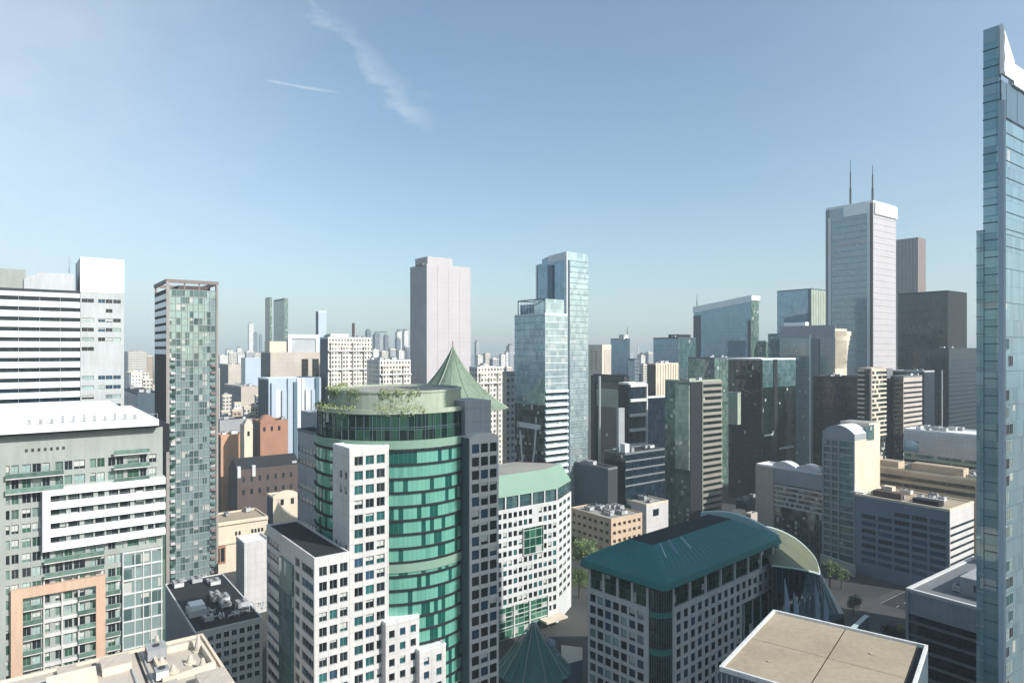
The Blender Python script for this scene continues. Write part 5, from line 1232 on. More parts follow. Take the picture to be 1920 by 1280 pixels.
# copper-green spire building
def spire():
    z0 = Z(750, 330); f = Fr(P(840, 322), 14, 14, 0, z0)
    T = Thing('spire_building', 'building with a pointed copper green tent shaped roof behind the green drum', 'building', (*f.C, 0))
    mb = MB(); mb.prism(f.poly, 0, z0, M['far cream']); T.part('wall', mb)
    c = add(add(f.C, UX, 7), VX, 7); ap = Z(650, c[1]); mb = MB(); N = 24; K = 9; rr = [[0] * N for _ in range(K + 1)]
    for k in range(K + 1):
        s = k / K; hz = z0 - 4 + (ap - z0 + 4) * (s ** 1.0)
        for i in range(N):
            a = 6.28318 * i / N; r = (22.5 * (1 - s) ** 1.22 + .15) * (1 + .22 * abs(math.cos(2 * a)) * (1 - s)) * (1 - .12 * math.sin(math.pi * s)); rr[k][i] = (c[0] + r * math.cos(a), c[1] + r * math.sin(a), hz)
    for k in range(K):
        for i in range(N):
            j = (i + 1) % N; mb.face([rr[k][i], rr[k][j], rr[k + 1][j], rr[k + 1][i]], [(0, 0)] * 4, M['copper green'])
    T.part('spire_roof', mb)
    mb = MB()
    for i in range(0, N, 2):
        for k in range(K): mb.tube(rr[k][i], rr[k + 1][i], .13 if i % 4 else .3, M['pale green cladding'] if i % 8 == 0 else M['copper green'], 5)
    T.part('roof_rib', mb)
    mb = MB(); mb.cyl(c, .2, ap - .5, ap + 2.6, M['dark metal'], 6); T.part('finial', mb)
    for da in (-1.9,):
        d = (math.cos(da), math.sin(da)); p = add(c, d, 9.5); mb = MB(); nn = (-d[1], d[0])
        mb.prism([add(p, nn, -2.6), add(p, nn, 2.6), add(add(p, nn, 2.6), d, -6), add(add(p, nn, -2.6), d, -6)][::1], z0 - 1, z0 + 6, M['pale green cladding']); 
        T.part('dormer', mb)
        mb = MB(); q = add(p, d, .05); mb.prism([add(q, nn, -1.6), add(add(q, nn, -1.6), d, .2), add(add(q, nn, 1.6), d, .2), add(q, nn, 1.6)], z0, z0 + 5, M['pane green']); T.part('dormer_window', mb)
spire()

# low blocks between the slim tower and the green drum
def lowb(name, label, pc, d, pr, pl, yt, mL, mR, roof='roof dark', par=None, un=2, lv=None, lu=None):
    return tower(name, label, pc, d, pr, pl, yt, g_(mL, mR, mL), cat='building', roof=roof, par=par or mR, un=un, lv=lv, lu=lu)
T, f = lowb('brown_church', 'dark brown brick hall with a steep dark roof and white gable caps', 445, 420, 562, 428, 884, 'brown brick', 'brown brick', un=3, par='brown brick', lv=22)
mb = MB(); q = f.sub(0, f.lu, 0, 20, 0, 0); r0, r1 = add(q.C, VX, 10), add(q.D, VX, 10)
mb.face([(*q.C, f.z1 + .5), (*q.D, f.z1 + .5), (*r1, f.z1 + 7), (*r0, f.z1 + 7)], [(0, 0)] * 4, M['roof dark']); mb.face([(*q.E, f.z1 + .5), (*q.A, f.z1 + .5), (*r0, f.z1 + 7), (*r1, f.z1 + 7)], [(0, 0)] * 4, M['roof dark']); mb.face([(*q.A, f.z1 + .5), (*q.C, f.z1 + .5), (*r0, f.z1 + 7)], [(0, 0)] * 3, M['brown brick']); T.part('pitched_roof', mb)
a, t, n, L = f.ax('R')
for k in range(7):
    for z in (f.z1 - 7, f.z1 - 15): mb = MB(); mb.obox(a, t, n, 3 + k * 5, 4.6 + k * 5, .01, .12, z, z + 3.2, M['pane dark']); T.part('window', mb)
for u in (0, 9):
    mb = MB(); p = f.sub(u, u + 2, -.6, 2, 0, 0); mb.prism(p.poly, f.z1 - 4, f.z1 + 3, M['white render']); T.part('gable_cap', mb)
T, f = lowb('arched_house', 'small building with a rounded white gable and one window beside the dark brick hall', 512, 395, 560, 500, 934, 'slate blue', 'cream', roof='roof gravel', un=1, lv=12)
a, t, n, L = f.ax('R'); mb = MB(); N = 8
for i in range(N):
    s0, s1 = i / N, (i + 1) / N; b = lambda s, w: add(add(a, t, L * s), n, w); hh = lambda s: f.z1 + 3.8 * math.sin(math.pi * (.04 + .92 * s)) ** .6
    mb.prism([b(s0, .2), b(s1, .2), b(s1, -1.2), b(s0, -1.2)], f.z1 - 1, [hh(s0), hh(s1), hh(s1), hh(s0)], M['cream'])
T.part('gable', mb)
for q in (.35, .75): mb = MB(); mb.obox(a, t, n, L * q - .9, L * q + .9, .21, .3, f.z1 - 4.5, f.z1 - 1.2, M['pane dark']); T.part('window', mb)
T, f = lowb('stone_house', 'beige stone house with a cornice, small windows and an orange red framed window', 400, 355, 502, 392, 985, 'tan stone', 'cream', roof='roof beige', un=2, lv=24)
a, t, n, L = f.ax('R'); mb = MB(); mb.obox(a, t, n, -.3, L, .01, .9, f.z1 - .6, f.z1 + .5, M['cream']); mb.obox(a, t, n, -.3, L, .01, .7, f.z1 - 11, f.z1 - 10, M['cream']); T.part('cornice', mb)
for u in (11, 12.8, 19.5, 21.2, 23, 24.8): 
    if u < L - 1.5: mb = MB(); mb.obox(a, t, n, u, u + 1.1, .01, .15, f.z1 - 7, f.z1 - 5, M['pane dark']); T.part('window', mb)
mb = MB(); mb.obox(a, t, n, .6, 6.2, .01, .25, f.z1 - 21, f.z1 - 11.6, M['terracotta']); mb.obox(a, t, n, 1.2, 3.1, .26, .32, f.z1 - 20, f.z1 - 12.6, M['pane dark']); mb.obox(a, t, n, 3.7, 5.6, .26, .32, f.z1 - 20, f.z1 - 12.6, M['pane dark']); T.part('red_window', mb, label='orange red framed tall window')
T, f = lowb('white_box_house', 'blank white box shaped building with a grey green shaded side', 458, 300, 506, 438, 1022, 'grey panel', 'pale stone', roof='roof white', un=0, lv=14)
for k, (pc, d, pr, pl, yt, a_, b_, lab) in enumerate((
    (414, 446, 456, 405, 818, 'brown brick', 'terra light', 'blank orange rendered low building beside the slim tower'),
    (488, 452, 540, 474, 792, 'brown brick', 'terracotta', 'red brick building half in shade below the ribbed pale blue building'),  # its shade is put into darker brick colours
    (458, 436, 474, 450, 800, 'cream', 'cream', 'small cream gabled building next to the red brick one'),
    (412, 475, 480, 400, 790, 'mid grey', 'unit grey', 'long low grey roofed building behind the orange one'),
    (452, 700, 484, 420, 726, 'mid grey', 'tan stone', 'grey sided warehouse like block with a beige end'),
    (428, 860, 460, 412, 684, 'slate blue', 'tan stone', 'far beige block with a dark side left of the ribbed buildings'),
    (460, 800, 500, 452, 672, 'pale glaze', 'blue white panel', 'far pale blue block right of the beige one'),
    (258, 420, 300, 230, 740, 'blue glass', 'slate blue', 'blue glass block between the white slab and the slim tower'),
    (243, 700, 282, 234, 700, 'ornate white', 'far cream', 'cream windowed block seen over the blue glass block'),
    (240, 900, 276, 232, 660, 'far grey', 'far cream', 'far cream block with a crane like roof frame'),
    (560, 640, 600, 545, 790, 'far slate', 'far grey', 'grey low block partly hidden by the grey side wing'))):
    T, f = lowb('low_building', lab, pc, d, pr, pl, yt, a_, b_, un=3, roof='roof dark' if k % 2 else 'roof gravel')
    if b_ in ('cream', 'terracotta'):
        a, t, n, L = f.ax('R'); mb = MB(); N = 8; w = min(L, 10)
        for i in range(N):
            s0, s1 = i / N, (i + 1) / N; q = lambda s, w_: add(add(a, t, w * s), n, w_); hh = lambda s: f.z1 + 4.8 * math.sin(math.pi * (.04 + .92 * s)) ** .7
            mb.prism([q(s0, .2), q(s1, .2), q(s1, -6), q(s0, -6)], f.z1 - 1, [hh(s0), hh(s1), hh(s1), hh(s0)], M[b_])
        T.part('gable', mb)
        for u in range(int(L // 5)): mb = MB(); mb.obox(a, t, n, 2 + u * 5, 3.4 + u * 5, .21, .3, f.z1 - 6, f.z1 - 3, M['pane dark']); T.part('window', mb)

# ------------------------------------------------------------------ lower left roofs
def dark_roof():
    C = P(366, 226); f = Fr(C, along(C, UX, 492), along(C, VX, 309), 0, Z(1188, 226))
    T = Thing('dark_roof_building', 'building with a near black flat roof, pipework on top and white framed windows', 'building', (*C, 0)); wb = MB()
    grid(T, wb, f, 'R', cols(f.lu, 8, 1.7, 1, .5), 3.3, 1.9, M['white render'], ['pane dark', 'pane blue', 'pane black'], 'steel mullion', 1, 1.0, rec=.3, gbot=0, sill=.7)
    wb.wallq(f.A, f.C, 0, f.z1, M['grey panel']); wb.wallq(f.D, f.E, 0, f.z1, M['back wall']); wb.wallq(f.E, f.A, 0, f.z1, M['back wall']); T.part('wall', wb)
    roofs(T, f, M['roof dark'], M['white render'], .5, .4)
    rg = random.Random(11)
    for k in range(5):
        mb = MB(); u, v = 6 + k * 4.2, rg.uniform(8, 18); b = add(add(f.C, UX, u), VX, v)
        for j in range(5):
            p0 = Vector((*add(add(b, UX, rg.uniform(-2, 3)), VX, rg.uniform(-3, 3)), f.z1 + .5 + rg.uniform(0, 1.6))); p1 = p0 + Vector((*[x * rg.uniform(2, 5) for x in rg.choice((UX, VX))], 0)); mb.tube(p0, p1, .28, M['unit steel'], 7); mb.tube(p1, (p1.x, p1.y, f.z1 + .1), .2, M['unit steel'], 6); mb.tube(p0, (p0.x, p0.y, f.z1 + .1), .2, M['unit steel'], 6)
        T.part('pipework', mb)
    units(T, f, 10)
    p = f.sub(1, 7, 15, 22, 0, 0); mb = MB(); mb.prism(p.poly, f.z1 + .1, f.z1 + 2.5, M['unit steel']); mb.prism(p.out(-.6), f.z1 + 2.5, f.z1 + 4, M['white metal']); T.part('cooling_tower', mb)
    T.flush(100)
dark_roof()
def beige_low():
    z = 56.0; E = G(380, 1190, z); D = add(E, VX, -35); C = add(D, UX, -48); f = Fr(C, 48, 35, 0, z)
    T = Thing('beige_roof_building', 'beige flat roofed building with lumpy plaster plant housings at the bottom left', 'building', (*C, 0))
    mb = MB(); mb.prism(f.poly, 0, z - .05, M['cream'], top=M['roof pale beige']); T.part('wall', mb)
    o, i = f.out(.03), f.out(-.5); mb = MB()
    for k in range(4): mb.prism([o[k], o[(k + 1) % 4], i[(k + 1) % 4], i[k]], z - .4, z + .45, M['cream'])
    T.part('parapet', mb)
    mb = MB(); p = f.sub(34.5, 34.9, .5, 34, 0, 0); mb.prism(p.poly, z, z + .12, M['charcoal']); T.part('roof_joint', mb)
    a = f.sub(37, 46.5, 16, 30, 0, 0); mb = MB(); o, i = a.out(0), a.out(-.55); zz = [1.2, .9, 1.6, 1.4]
    for k in range(4): j = (k + 1) % 4; mb.prism([o[k], o[j], i[j], i[k]], z, [z + zz[k], z + zz[j], z + zz[j], z + zz[k]], M['cream'])
    T.part('plant_housing', mb)
    for u, v, h in ((38.4, 32, 3.4), (45.5, 27, 3.6), (43, 22, 1.8), (39.5, 20, 1.5), (44.5, 18, 2.2), (38.2, 25, 1.6)):
        mb = MB(); c = add(add(f.C, UX, u), VX, v); mb.cyl(c, .95, z, z + h, M['tan stone'], 10, .25); mb.cyl(c, 1.15, z, z + .25, M['cream'], 10); T.part('roof_cowl', mb)
    for u in (8, 15, 21, 27, 31):
        mb = MB(); c = add(add(f.C, UX, u), VX, 26 + (u * 7) % 8); mb.cyl(c, .35, z, z + .9, M['dark metal'], 8); mb.cyl(c, .55, z + .9, z + 1.1, M['dark metal'], 8, .1); T.part('roof_vent', mb)
    p = f.sub(19, 27, 20, 28, 0, 0); mb = MB(); mb.prism(p.poly, z, [z + 1.8, z + .3, z + .3, z + 1.8], M['cream']); T.part('skylight_housing', mb)
    for u0, u1, v0, v1, h in ((9, 17, 17, 24, 1.3), (21, 24, 29, 33, .9), (28, 33, 26, 31, 1.6), (36, 39, 8, 14, 1.1), (42, 47, 5, 12, 1.9)):
        p = f.sub(u0, u1, v0, v1, 0, 0); mb = MB(); mb.prism(p.poly, z, z + h, M['cream'], top=M['roof pale beige']); mb.prism(p.out(.12), z + h, z + h + .12, M['tan stone']); T.part('roof_step', mb)
    for u0, v0, u1, v1 in ((2, 30, 20, 30), (20, 30, 20, 20), (35.6, 2, 35.6, 33), (24, 15, 33, 15), (33, 15, 33, 30)):
        mb = MB(); a_, b_ = add(add(f.C, UX, u0), VX, v0), add(add(f.C, UX, u1), VX, v1); mb.tube((*a_, z + .35), (*b_, z + .35), .14, M['unit steel'], 6)
        for q in range(5): s_ = (q + .5) / 5; c_ = (a_[0] + (b_[0] - a_[0]) * s_, a_[1] + (b_[1] - a_[1]) * s_); mb.cyl(c_, .1, z, z + .3, M['dark metal'], 5)
        T.part('pipe_run', mb)
    units(T, f, 7)
beige_low()
# ------------------------------------------------------------------ low beige block with courtyard, centre right
def low_beige():
    C = P(1146, 372); f = Fr(C, along(C, UX, 1204), along(C, VX, 1070), 0, Z(975, 372))
    T = Thing('beige_block', 'low peach stone block with gallery windows and a cluttered gravel roof', 'building', (*C, 0)); wb = MB()
    grid(T, wb, f, 'R', cols(f.lu, 6, 2.4, .6, .6), 4.6, 2.0, M['peach stone'], ['pane dark', 'pane black'], 'cream', 1, .8, rec=.9, gbot=0, sill=1.3)
    grid(T, wb, f, 'L', cols(f.lv, 7, 2.6, .6, 1), 4.6, 2.0, M['peach stone'], ['pane dark', 'pane black'], 'cream', 1, .8, rec=.9, gbot=0, sill=1.3)
    wb.wallq(f.D, f.E, 0, f.z1, M['back wall']); wb.wallq(f.E, f.A, 0, f.z1, M['back wall']); T.part('wall', wb)
    roofs(T, f, M['roof gravel'], M['peach stone'], .8); units(T, f, 16); T.flush(100)
    C2 = P(1212, 398); g = Fr(C2, along(C2, UX, 1253), 0, 0, 0); g = Fr(C2, g.lu, along(C2, VX, 1080), 0, Z(948, 398))
    T = Thing('long_pale_building', 'long pale building with green glazed strip and white end wall behind the peach stone block', 'building', (*C2, 0))
    shell(T, g, {'*': M['pale stone']}); a, t, n, L = g.ax('L')
    mb = MB(); mb.obox(a, t, n, L * .25, L * .8, .01, .25, g.z1 - 8, g.z1 - 2, M['green pane grid']); T.part('glazed_strip', mb)
    mb = MB(); a2, t2, n2, L2 = g.ax('R'); mb.obox(a2, t2, n2, L2 * .3, L2 * .55, .01, .2, g.z1 - 7, g.z1 - 3, M['pane dark']); T.part('window', mb)
    roofs(T, g, M['roof gravel'], M['cream'], 1); units(T, g, 10)
    p = g.sub(2, g.lu - 2, g.lv * .45, g.lv - 3, 0, 0); mb = MB(); mb.prism(p.poly, g.z1, g.z1 + 3, M['cream'], top=M['roof white']); T.part('plant_room', mb)
low_beige()
# ------------------------------------------------------------------ pavilion cluster at the foot of the square-windowed building
def pavilion():
    c = P(1000, 205); T = Thing('pavilion', 'small pavilion with a teal ribbed cone roof between the towers', 'pavilion', (*c, 0))
    mb = MB(); mb.cyl(c, 10.2, 0, 22.5, M['sea glass'], 32); T.part('wall', mb)
    mb = MB(); N = 40; K = 8; ap = Z(1168, 205)
    for k in range(K):
        s0, s1 = k / K, (k + 1) / K; rf = lambda s: 11.4 * (1 - s) ** 1.25 + .2; hz = lambda s: 22 + (ap - 22) * s ** 1.0
        for i in range(N):
            a0, a1 = 6.28318 * i / N, 6.28318 * (i + 1) / N; pt = lambda s, a: (c[0] + rf(s) * math.cos(a), c[1] + rf(s) * math.sin(a), hz(s) + (.25 if i % 2 else 0) * (1 - s))
            mb.face([pt(s0, a0), pt(s0, a1), pt(s1, a1), pt(s1, a0)], [(0, 0)] * 4, M['verdigris'])
    T.part('cone_roof', mb)
    mb = MB()
    for i in range(0, N, 4):
        a = 6.28318 * i / N; mb.tube((c[0] + 11.5 * math.cos(a), c[1] + 11.5 * math.sin(a), 22.3), (c[0] + .6 * math.cos(a), c[1] + .6 * math.sin(a), ap + .1), .14, M['steel mullion'])
    T.part('roof_rib', mb)
    # low curved hall in front, dark roof with a pale rim
    c2 = P(935, 196); T2 = Thing('curved_hall', 'low dark roofed curved hall with a pale domed skylight beside the teal cone roof', 'building', (*c2, 0))
    mb = MB(); mb.cyl(c2, 19, 0, 14.8, M['slate wall'], 48, top=M['roof dark']); T2.part('wall', mb)
    mb = MB()
    for i in range(48):
        a0, a1 = 6.28318 * i / 48, 6.28318 * (i + 1) / 48; r0, r1 = 18.4, 19.2; q = lambda r, a: (c2[0] + r * math.cos(a), c2[1] + r * math.sin(a)); mb.prism([q(r1, a0), q(r1, a1), q(r0, a1), q(r0, a0)], 14.4, 15.4, M['unit white'])
    T2.part('parapet', mb)
    mb = MB(); 
    for k in range(5):
        s0, s1 = k / 5, (k + 1) / 5; r = lambda s: 8.5 * math.cos(s * 1.5708); mb.cyl(add(c2, (1, 0), -1), r(s0), 14.85 + 3.2 * math.sin(s0 * 1.5708), 14.85 + 3.2 * math.sin(s1 * 1.5708), M['blue white panel'], 40, max(.05, r(s1)), cap=False)
    T2.part('domed_skylight', mb)
    # beige terrace roof
    p = [G(1052, 1208, 14), G(1054, 1246, 14), G(1092, 1236, 14), G(1092, 1213, 14)]
    c3 = p[1]; T3 = Thing('terrace_roof', 'small beige terrace roof with two pale kites of glass beside the cone roof', 'roof', (*c3, 0)); mb = MB()
    ar = sum(p[i][0] * p[(i + 1) % 4][1] - p[(i + 1) % 4][0] * p[i][1] for i in range(4)); p = p if ar > 0 else p[::-1]
    mb.prism(p, 0, 14, M['slate wall'], top=M['roof pale beige']); T3.part('wall', mb)
    for a, b, d_ in ((1030, 1205, 208), (1036, 1232, 203)):
        mb = MB(); q = P(a, d_); z = Z(b, d_); mb.prism([q, add(q, UX, 2.6), add(q, VX, 1.2)], z - 3, [z - 2.4, z + .2, z + 1.6], M['blue white panel']); T3.part('rooflight', mb)
pavilion()

# ------------------------------------------------------------------ streets
# between the teal-roofed building and the blue shaded block, running up the U and V directions
street(add(P(1500, 262), UX, -120), UX, 420, 14)
street(add(P(1000, 240), VX, -160), VX, 60, 9, False, .010)
street(add(P(1640, 330), UX, -40), (-UX[0], -UX[1]), 10, 9, False, .012) if False else None
sheet('plaza', [add(add(P(1640, 292), UX, -26), VX, -14), add(add(P(1640, 292), UX, 26), VX, -14), add(add(P(1640, 292), UX, 26), VX, 14), add(add(P(1640, 292), UX, -26), VX, 14)], .14, M['pavement'], .14)
def low_wall(label, a, b, h, th, m, name='garden_wall'):
    d = (b[0] - a[0], b[1] - a[1]); L = math.hypot(*d); d = (d[0] / L, d[1] / L); n = (d[1], -d[0]); T = Thing(name, label, 'wall', (*a, 0)); mb = MB()
    mb.prism([a, add(a, n, th), add(b, n, th), b][::1], 0, h, m); T.part('wall', mb); mb = MB(); mb.prism([add(a, n, -.15), add(a, n, th + .15), add(b, n, th + .15), add(b, n, -.15)], h, h + .25, M['pale glaze']); T.part('coping', mb)
low_wall('tall retaining wall with a pale coping beside the atrium', P(1540, 206), P(1622, 236), 26, 1.2, M['slate wall'], 'retaining_wall')
low_wall('long low grey wall in the shaded street right of the atrium', P(1625, 268), P(1712, 252), 5, .8, M['mid grey'])
low_wall('low concrete wall at the foot of the blue shaded block', P(1540, 372), P(1604, 352), 6, .8, M['concrete'])
c_ = P(1640, 262); T = Thing('round_kiosk', 'small pale domed kiosk in the shaded yard', 'kiosk', (*c_, 0)); mb = MB(); mb.cyl(c_, 3.6, 0, 3.2, M['slate wall'], 20); T.part('wall', mb); mb = MB(); 
for k in range(4): s0, s1 = k / 4, (k + 1) / 4; mb.cyl(c_, 3.9 * math.cos(s0 * 1.57), 3.2 + 1.8 * math.sin(s0 * 1.57), 3.2 + 1.8 * math.sin(s1 * 1.57), M['pale glaze'], 20, max(.03, 3.9 * math.cos(s1 * 1.57)), cap=False)
T.part('dome', mb)

# ------------------------------------------------------------------ trees
def make_tree(h, r, m1, m2, seed):
    rg = random.Random(seed); tr = MB(); tr.cyl((0, 0), h * .035, 0, h * .45, M['bark'], 8, h * .02)
    for k in range(7):
        a = k * 2.4; z = h * rg.uniform(.3, .55); tr.tube((0, 0, z), (r * .6 * math.cos(a), r * .6 * math.sin(a), z + h * .25), h * .011, M['bark'], 5)
    cr = MB(); cl = []
    for k in range(34):
        a, e = rg.uniform(0, 6.28), rg.uniform(-.4, 1.3); q = rg.uniform(.35, .95); cl.append((r * q * math.cos(a) * math.cos(e * .8), r * q * math.sin(a) * math.cos(e * .8), h * .62 + h * .33 * q * math.sin(e), r * rg.uniform(.22, .42)))
    for x, y, z, cr_ in cl:
        m = m1 if rg.random() < .5 else m2
        for i in range(95):
            d = Vector([rg.gauss(0, 1) for _ in range(3)]).normalized() * cr_ * rg.uniform(.55, 1.1); p = Vector((x, y, z)) + d; s = rg.uniform(.16, .42) * (h / 14)
            u = Vector([rg.gauss(0, 1) for _ in range(3)]).normalized(); v = u.orthogonal().normalized(); cr.face([p - u * s, p + v * s * .8, p + u * s, p - v * s * .8], [(0, 0)] * 4, m)
    return tr.mesh('trunk'), cr.mesh('crown')
TM = [make_tree(15, 5.5, M['leaf mid'], M['leaf light'], 1), make_tree(12, 4.5, M['leaf dark'], M['leaf mid'], 2), make_tree(13, 4.8, M['leaf autumn'], M['leaf light'], 3)] if leafmat('leaf autumn', (.30, .26, .06)) is None else 0
def tree(label, px, d, kind, sc=1, z=0, group=None):
    p = P(px, d); T = Thing('tree', label, 'tree', (*p, z), group); T.o.rotation_euler = (0, 0, px * 1.7); T.o.scale = (sc, sc, sc)
    link('trunk', TM[kind][0], T.o); link('crown', TM[kind][1], T.o)
for i, (lab, px, d, k, sc) in enumerate((
    ('tall bright green tree squeezed between the square windowed building and the peach stone block', 1098, 352, 0, 1.35),
    ('green tree below the tall bright green one, nearer the teal roofed building', 1086, 322, 0, .95),
    ('small dark tree behind the porch of the square windowed building', 1078, 385, 1, 1.1),
    ('yellow green tree in front of the red brick building', 505, 480, 0, 1.2), ('dark tree at the left of the yellow green one', 470, 470, 1, 1.0),
    ('small dark tree by the dark brick hall', 545, 455, 1, .9),
    ('yellow leaved tree in front of the low grey office', 1478, 345, 2, 1.15), ('smaller yellow leaved tree left of its neighbour in front of the low grey office', 1458, 352, 2, .8),
    ('dark tree at the foot of the striped green tower', 1330, 372, 1, 1.2), ('second dark tree along from the striped green tower', 1362, 366, 1, 1.0), ('dark tree near the corner of the low grey office', 1398, 372, 1, 1.1),
    ('autumn tree on the near side of the low grey office end bay', 1418, 360, 2, .9),
    ('broad olive tree in the shaded yard', 1676, 262, 1, 1.0), ('young tree beside the broad olive tree in the yard', 1694, 268, 2, .7),
    ('street tree at the corner of the blue shaded block', 1600, 300, 1, .8))): tree(lab, px, d, k, sc)
p = P(272, 196); tree('bright green tree on the roof terrace beside the slim tower', 273, 186, 0, .42, 84.6)

# small buildings and trees at the foot of the dark mirror block
for lab, pc, d, pr, pl, yt, a_, b_, rf in (
    ('little white kiosk like building at the foot of the dark mirror glass block', 1352, 385, 1368, 1344, 985, 'slate wall', 'white render', 'roof white'),
    ('small cream shop building between the striped green tower and the grey office', 1384, 400, 1398, 1372, 962, 'dark grey', 'cream', 'roof gravel'),
    ('small tan corner building beside the low grey office end bay', 1408, 372, 1420, 1398, 966, 'brown brick', 'tan stone', 'roof dark'),
    ('dark small shed roofed building under the dark mirror glass block', 1400, 430, 1432, 1380, 940, 'charcoal', 'mid grey', 'roof dark')):
    lowb('small_building', lab, pc, d, pr, pl, yt, a_, b_, roof=rf, un=2)
for i, (lab, px, d, k, sc) in enumerate((
    ('dark tree directly behind the ridge of the teal roof', 1345, 350, 1, .9), ('olive tree third along behind the teal roof', 1376, 345, 0, .8),
    ('yellowish tree nearest the shell roof', 1440, 338, 2, .75), ('dark tree in front of the arched roof tower', 1556, 338, 1, 1.1), ('second dark tree in front of the arched roof tower', 1578, 334, 1, .9),
    ('small green tree right of the long pale building', 1268, 372, 0, .9), ('dark tree right of the small green one by the striped green tower', 1284, 366, 1, 1.0))): tree(lab, px, d, k, sc)

def small_set(where, group, items):
    count = {}; names = {'far cream': 'cream', 'far grey': 'grey', 'far white': 'white', 'far tan': 'tan', 'far slate': 'slate dark', 'far brick': 'red brick'}; ords = ['leftmost', 'second', 'third', 'fourth', 'fifth', 'sixth', 'seventh', 'eighth']
    for px, d, w, yt, m, kind in sorted(items):
        k = count.get(m, 0); count[m] = k + 1; c = P(px, d); wm_ = w * d / F; f = Fr(c, wm_ * .95, wm_ * .8, 0, Z(yt, d))
        T = Thing('small_block', f"{names[m]} small block {where}, {ords[k]}{' from the left' if k else ''} of its colour", 'building', (*c, 0), group)
        mb = MB(); mb.prism(f.poly, 0, f.z1, M[m], top=M['roof gravel'] if kind else M['roof white'], bottom=False); T.part('wall', mb)
        mb = MB(); o, i = f.out(.3), f.out(-.5)
        for q in range(4): mb.prism([o[q], o[(q + 1) % 4], i[(q + 1) % 4], i[q]], f.z1 - .6, f.z1 + 1, M['cream'])
        T.part('parapet', mb)
        if kind == 2:
            mb = MB(); r0, r1 = add(f.A, UX, 0), 0; a_, b_ = add(f.C, VX, f.lv / 2), add(f.D, VX, f.lv / 2); h = f.z1 + f.lv * .35
            mb.face([(*f.C, f.z1 + 1), (*f.D, f.z1 + 1), (*b_, h), (*a_, h)], [(0, 0)] * 4, M['roof dark']); mb.face([(*f.E, f.z1 + 1), (*f.A, f.z1 + 1), (*a_, h), (*b_, h)], [(0, 0)] * 4, M['roof dark']); mb.face([(*f.A, f.z1 + 1), (*f.C, f.z1 + 1), (*a_, h)], [(0, 0)] * 3, M[m]); mb.face([(*f.D, f.z1 + 1), (*f.E, f.z1 + 1), (*b_, h)], [(0, 0)] * 3, M[m]); T.part('pitched_roof', mb)
        elif f.lu > 6:
            p = f.sub(f.lu * .2, f.lu * .6, f.lv * .2, f.lv * .7, 0, 0); mb = MB(); mb.prism(p.poly, f.z1, f.z1 + 2 + wm_ * .08, M['white render'] if kind else M['unit grey']); T.part('plant_room', mb)
            for q in range(3): p = f.sub(f.lu * (.1 + .28 * q), f.lu * (.2 + .28 * q), f.lv * .05, f.lv * .15, 0, 0); mb = MB(); mb.prism(p.poly, f.z1, f.z1 + 1.6, M['unit white']); T.part('rooftop_unit', mb)
small_set('right of the slim tower', 'small blocks right of the slim tower', [
    (412, 1250, 16, 668, 'far white', 1), (430, 1300, 14, 662, 'far cream', 1), (446, 1500, 18, 664, 'far white', 0), (462, 1350, 16, 660, 'far grey', 1), (478, 1400, 14, 663, 'far cream', 0),
    (410, 1000, 12, 692, 'far cream', 1), (418, 640, 16, 742, 'far cream', 0), (440, 655, 12, 756, 'far white', 1), (470, 600, 14, 762, 'far tan', 0), (416, 520, 12, 772, 'far grey', 1), (432, 505, 14, 788, 'far white', 1),
    (468, 500, 10, 776, 'far brick', 0), (480, 640, 12, 742, 'far slate', 0), (436, 560, 15, 770, 'far tan', 1), (458, 545, 12, 764, 'far cream', 1)])
small_set('left of the pink tower', 'small blocks left of the pink tower', [
    (604, 1400, 12, 652, 'far white', 1), (700, 1300, 12, 656, 'far white', 0), (716, 1200, 14, 660, 'far cream', 1), (732, 1250, 12, 655, 'far grey', 0), (748, 1150, 12, 659, 'far white', 1), (760, 1300, 8, 650, 'far slate', 0)])
small_set('left of the slim tower', 'small blocks left of the slim tower', [
    (240, 1100, 14, 664, 'far cream', 0), (256, 1250, 16, 660, 'far white', 1), (272, 1050, 14, 668, 'far tan', 0), (246, 640, 18, 700, 'far white', 1), (268, 620, 16, 712, 'far cream', 1), (254, 500, 18, 728, 'far grey', 1), (276, 480, 14, 740, 'far white', 0)])
small_set('right of the pink tower', 'small blocks right of the pink tower', [
    (896, 1100, 12, 668, 'far white', 1), (910, 1200, 12, 664, 'far cream', 0), (924, 1000, 14, 674, 'far grey', 1), (940, 1100, 10, 666, 'far white', 0), (950, 800, 12, 690, 'far cream', 1)])
small_set('right of the twin glass towers', 'small blocks of the centre right', [
    (1108, 1300, 16, 664, 'far white', 0), (1146, 1200, 12, 672, 'far grey', 1), (1202, 1100, 12, 668, 'far white', 0), (1216, 1300, 14, 662, 'far grey', 1), (1206, 900, 10, 684, 'far cream', 0), (1194, 800, 12, 700, 'far slate', 1)])

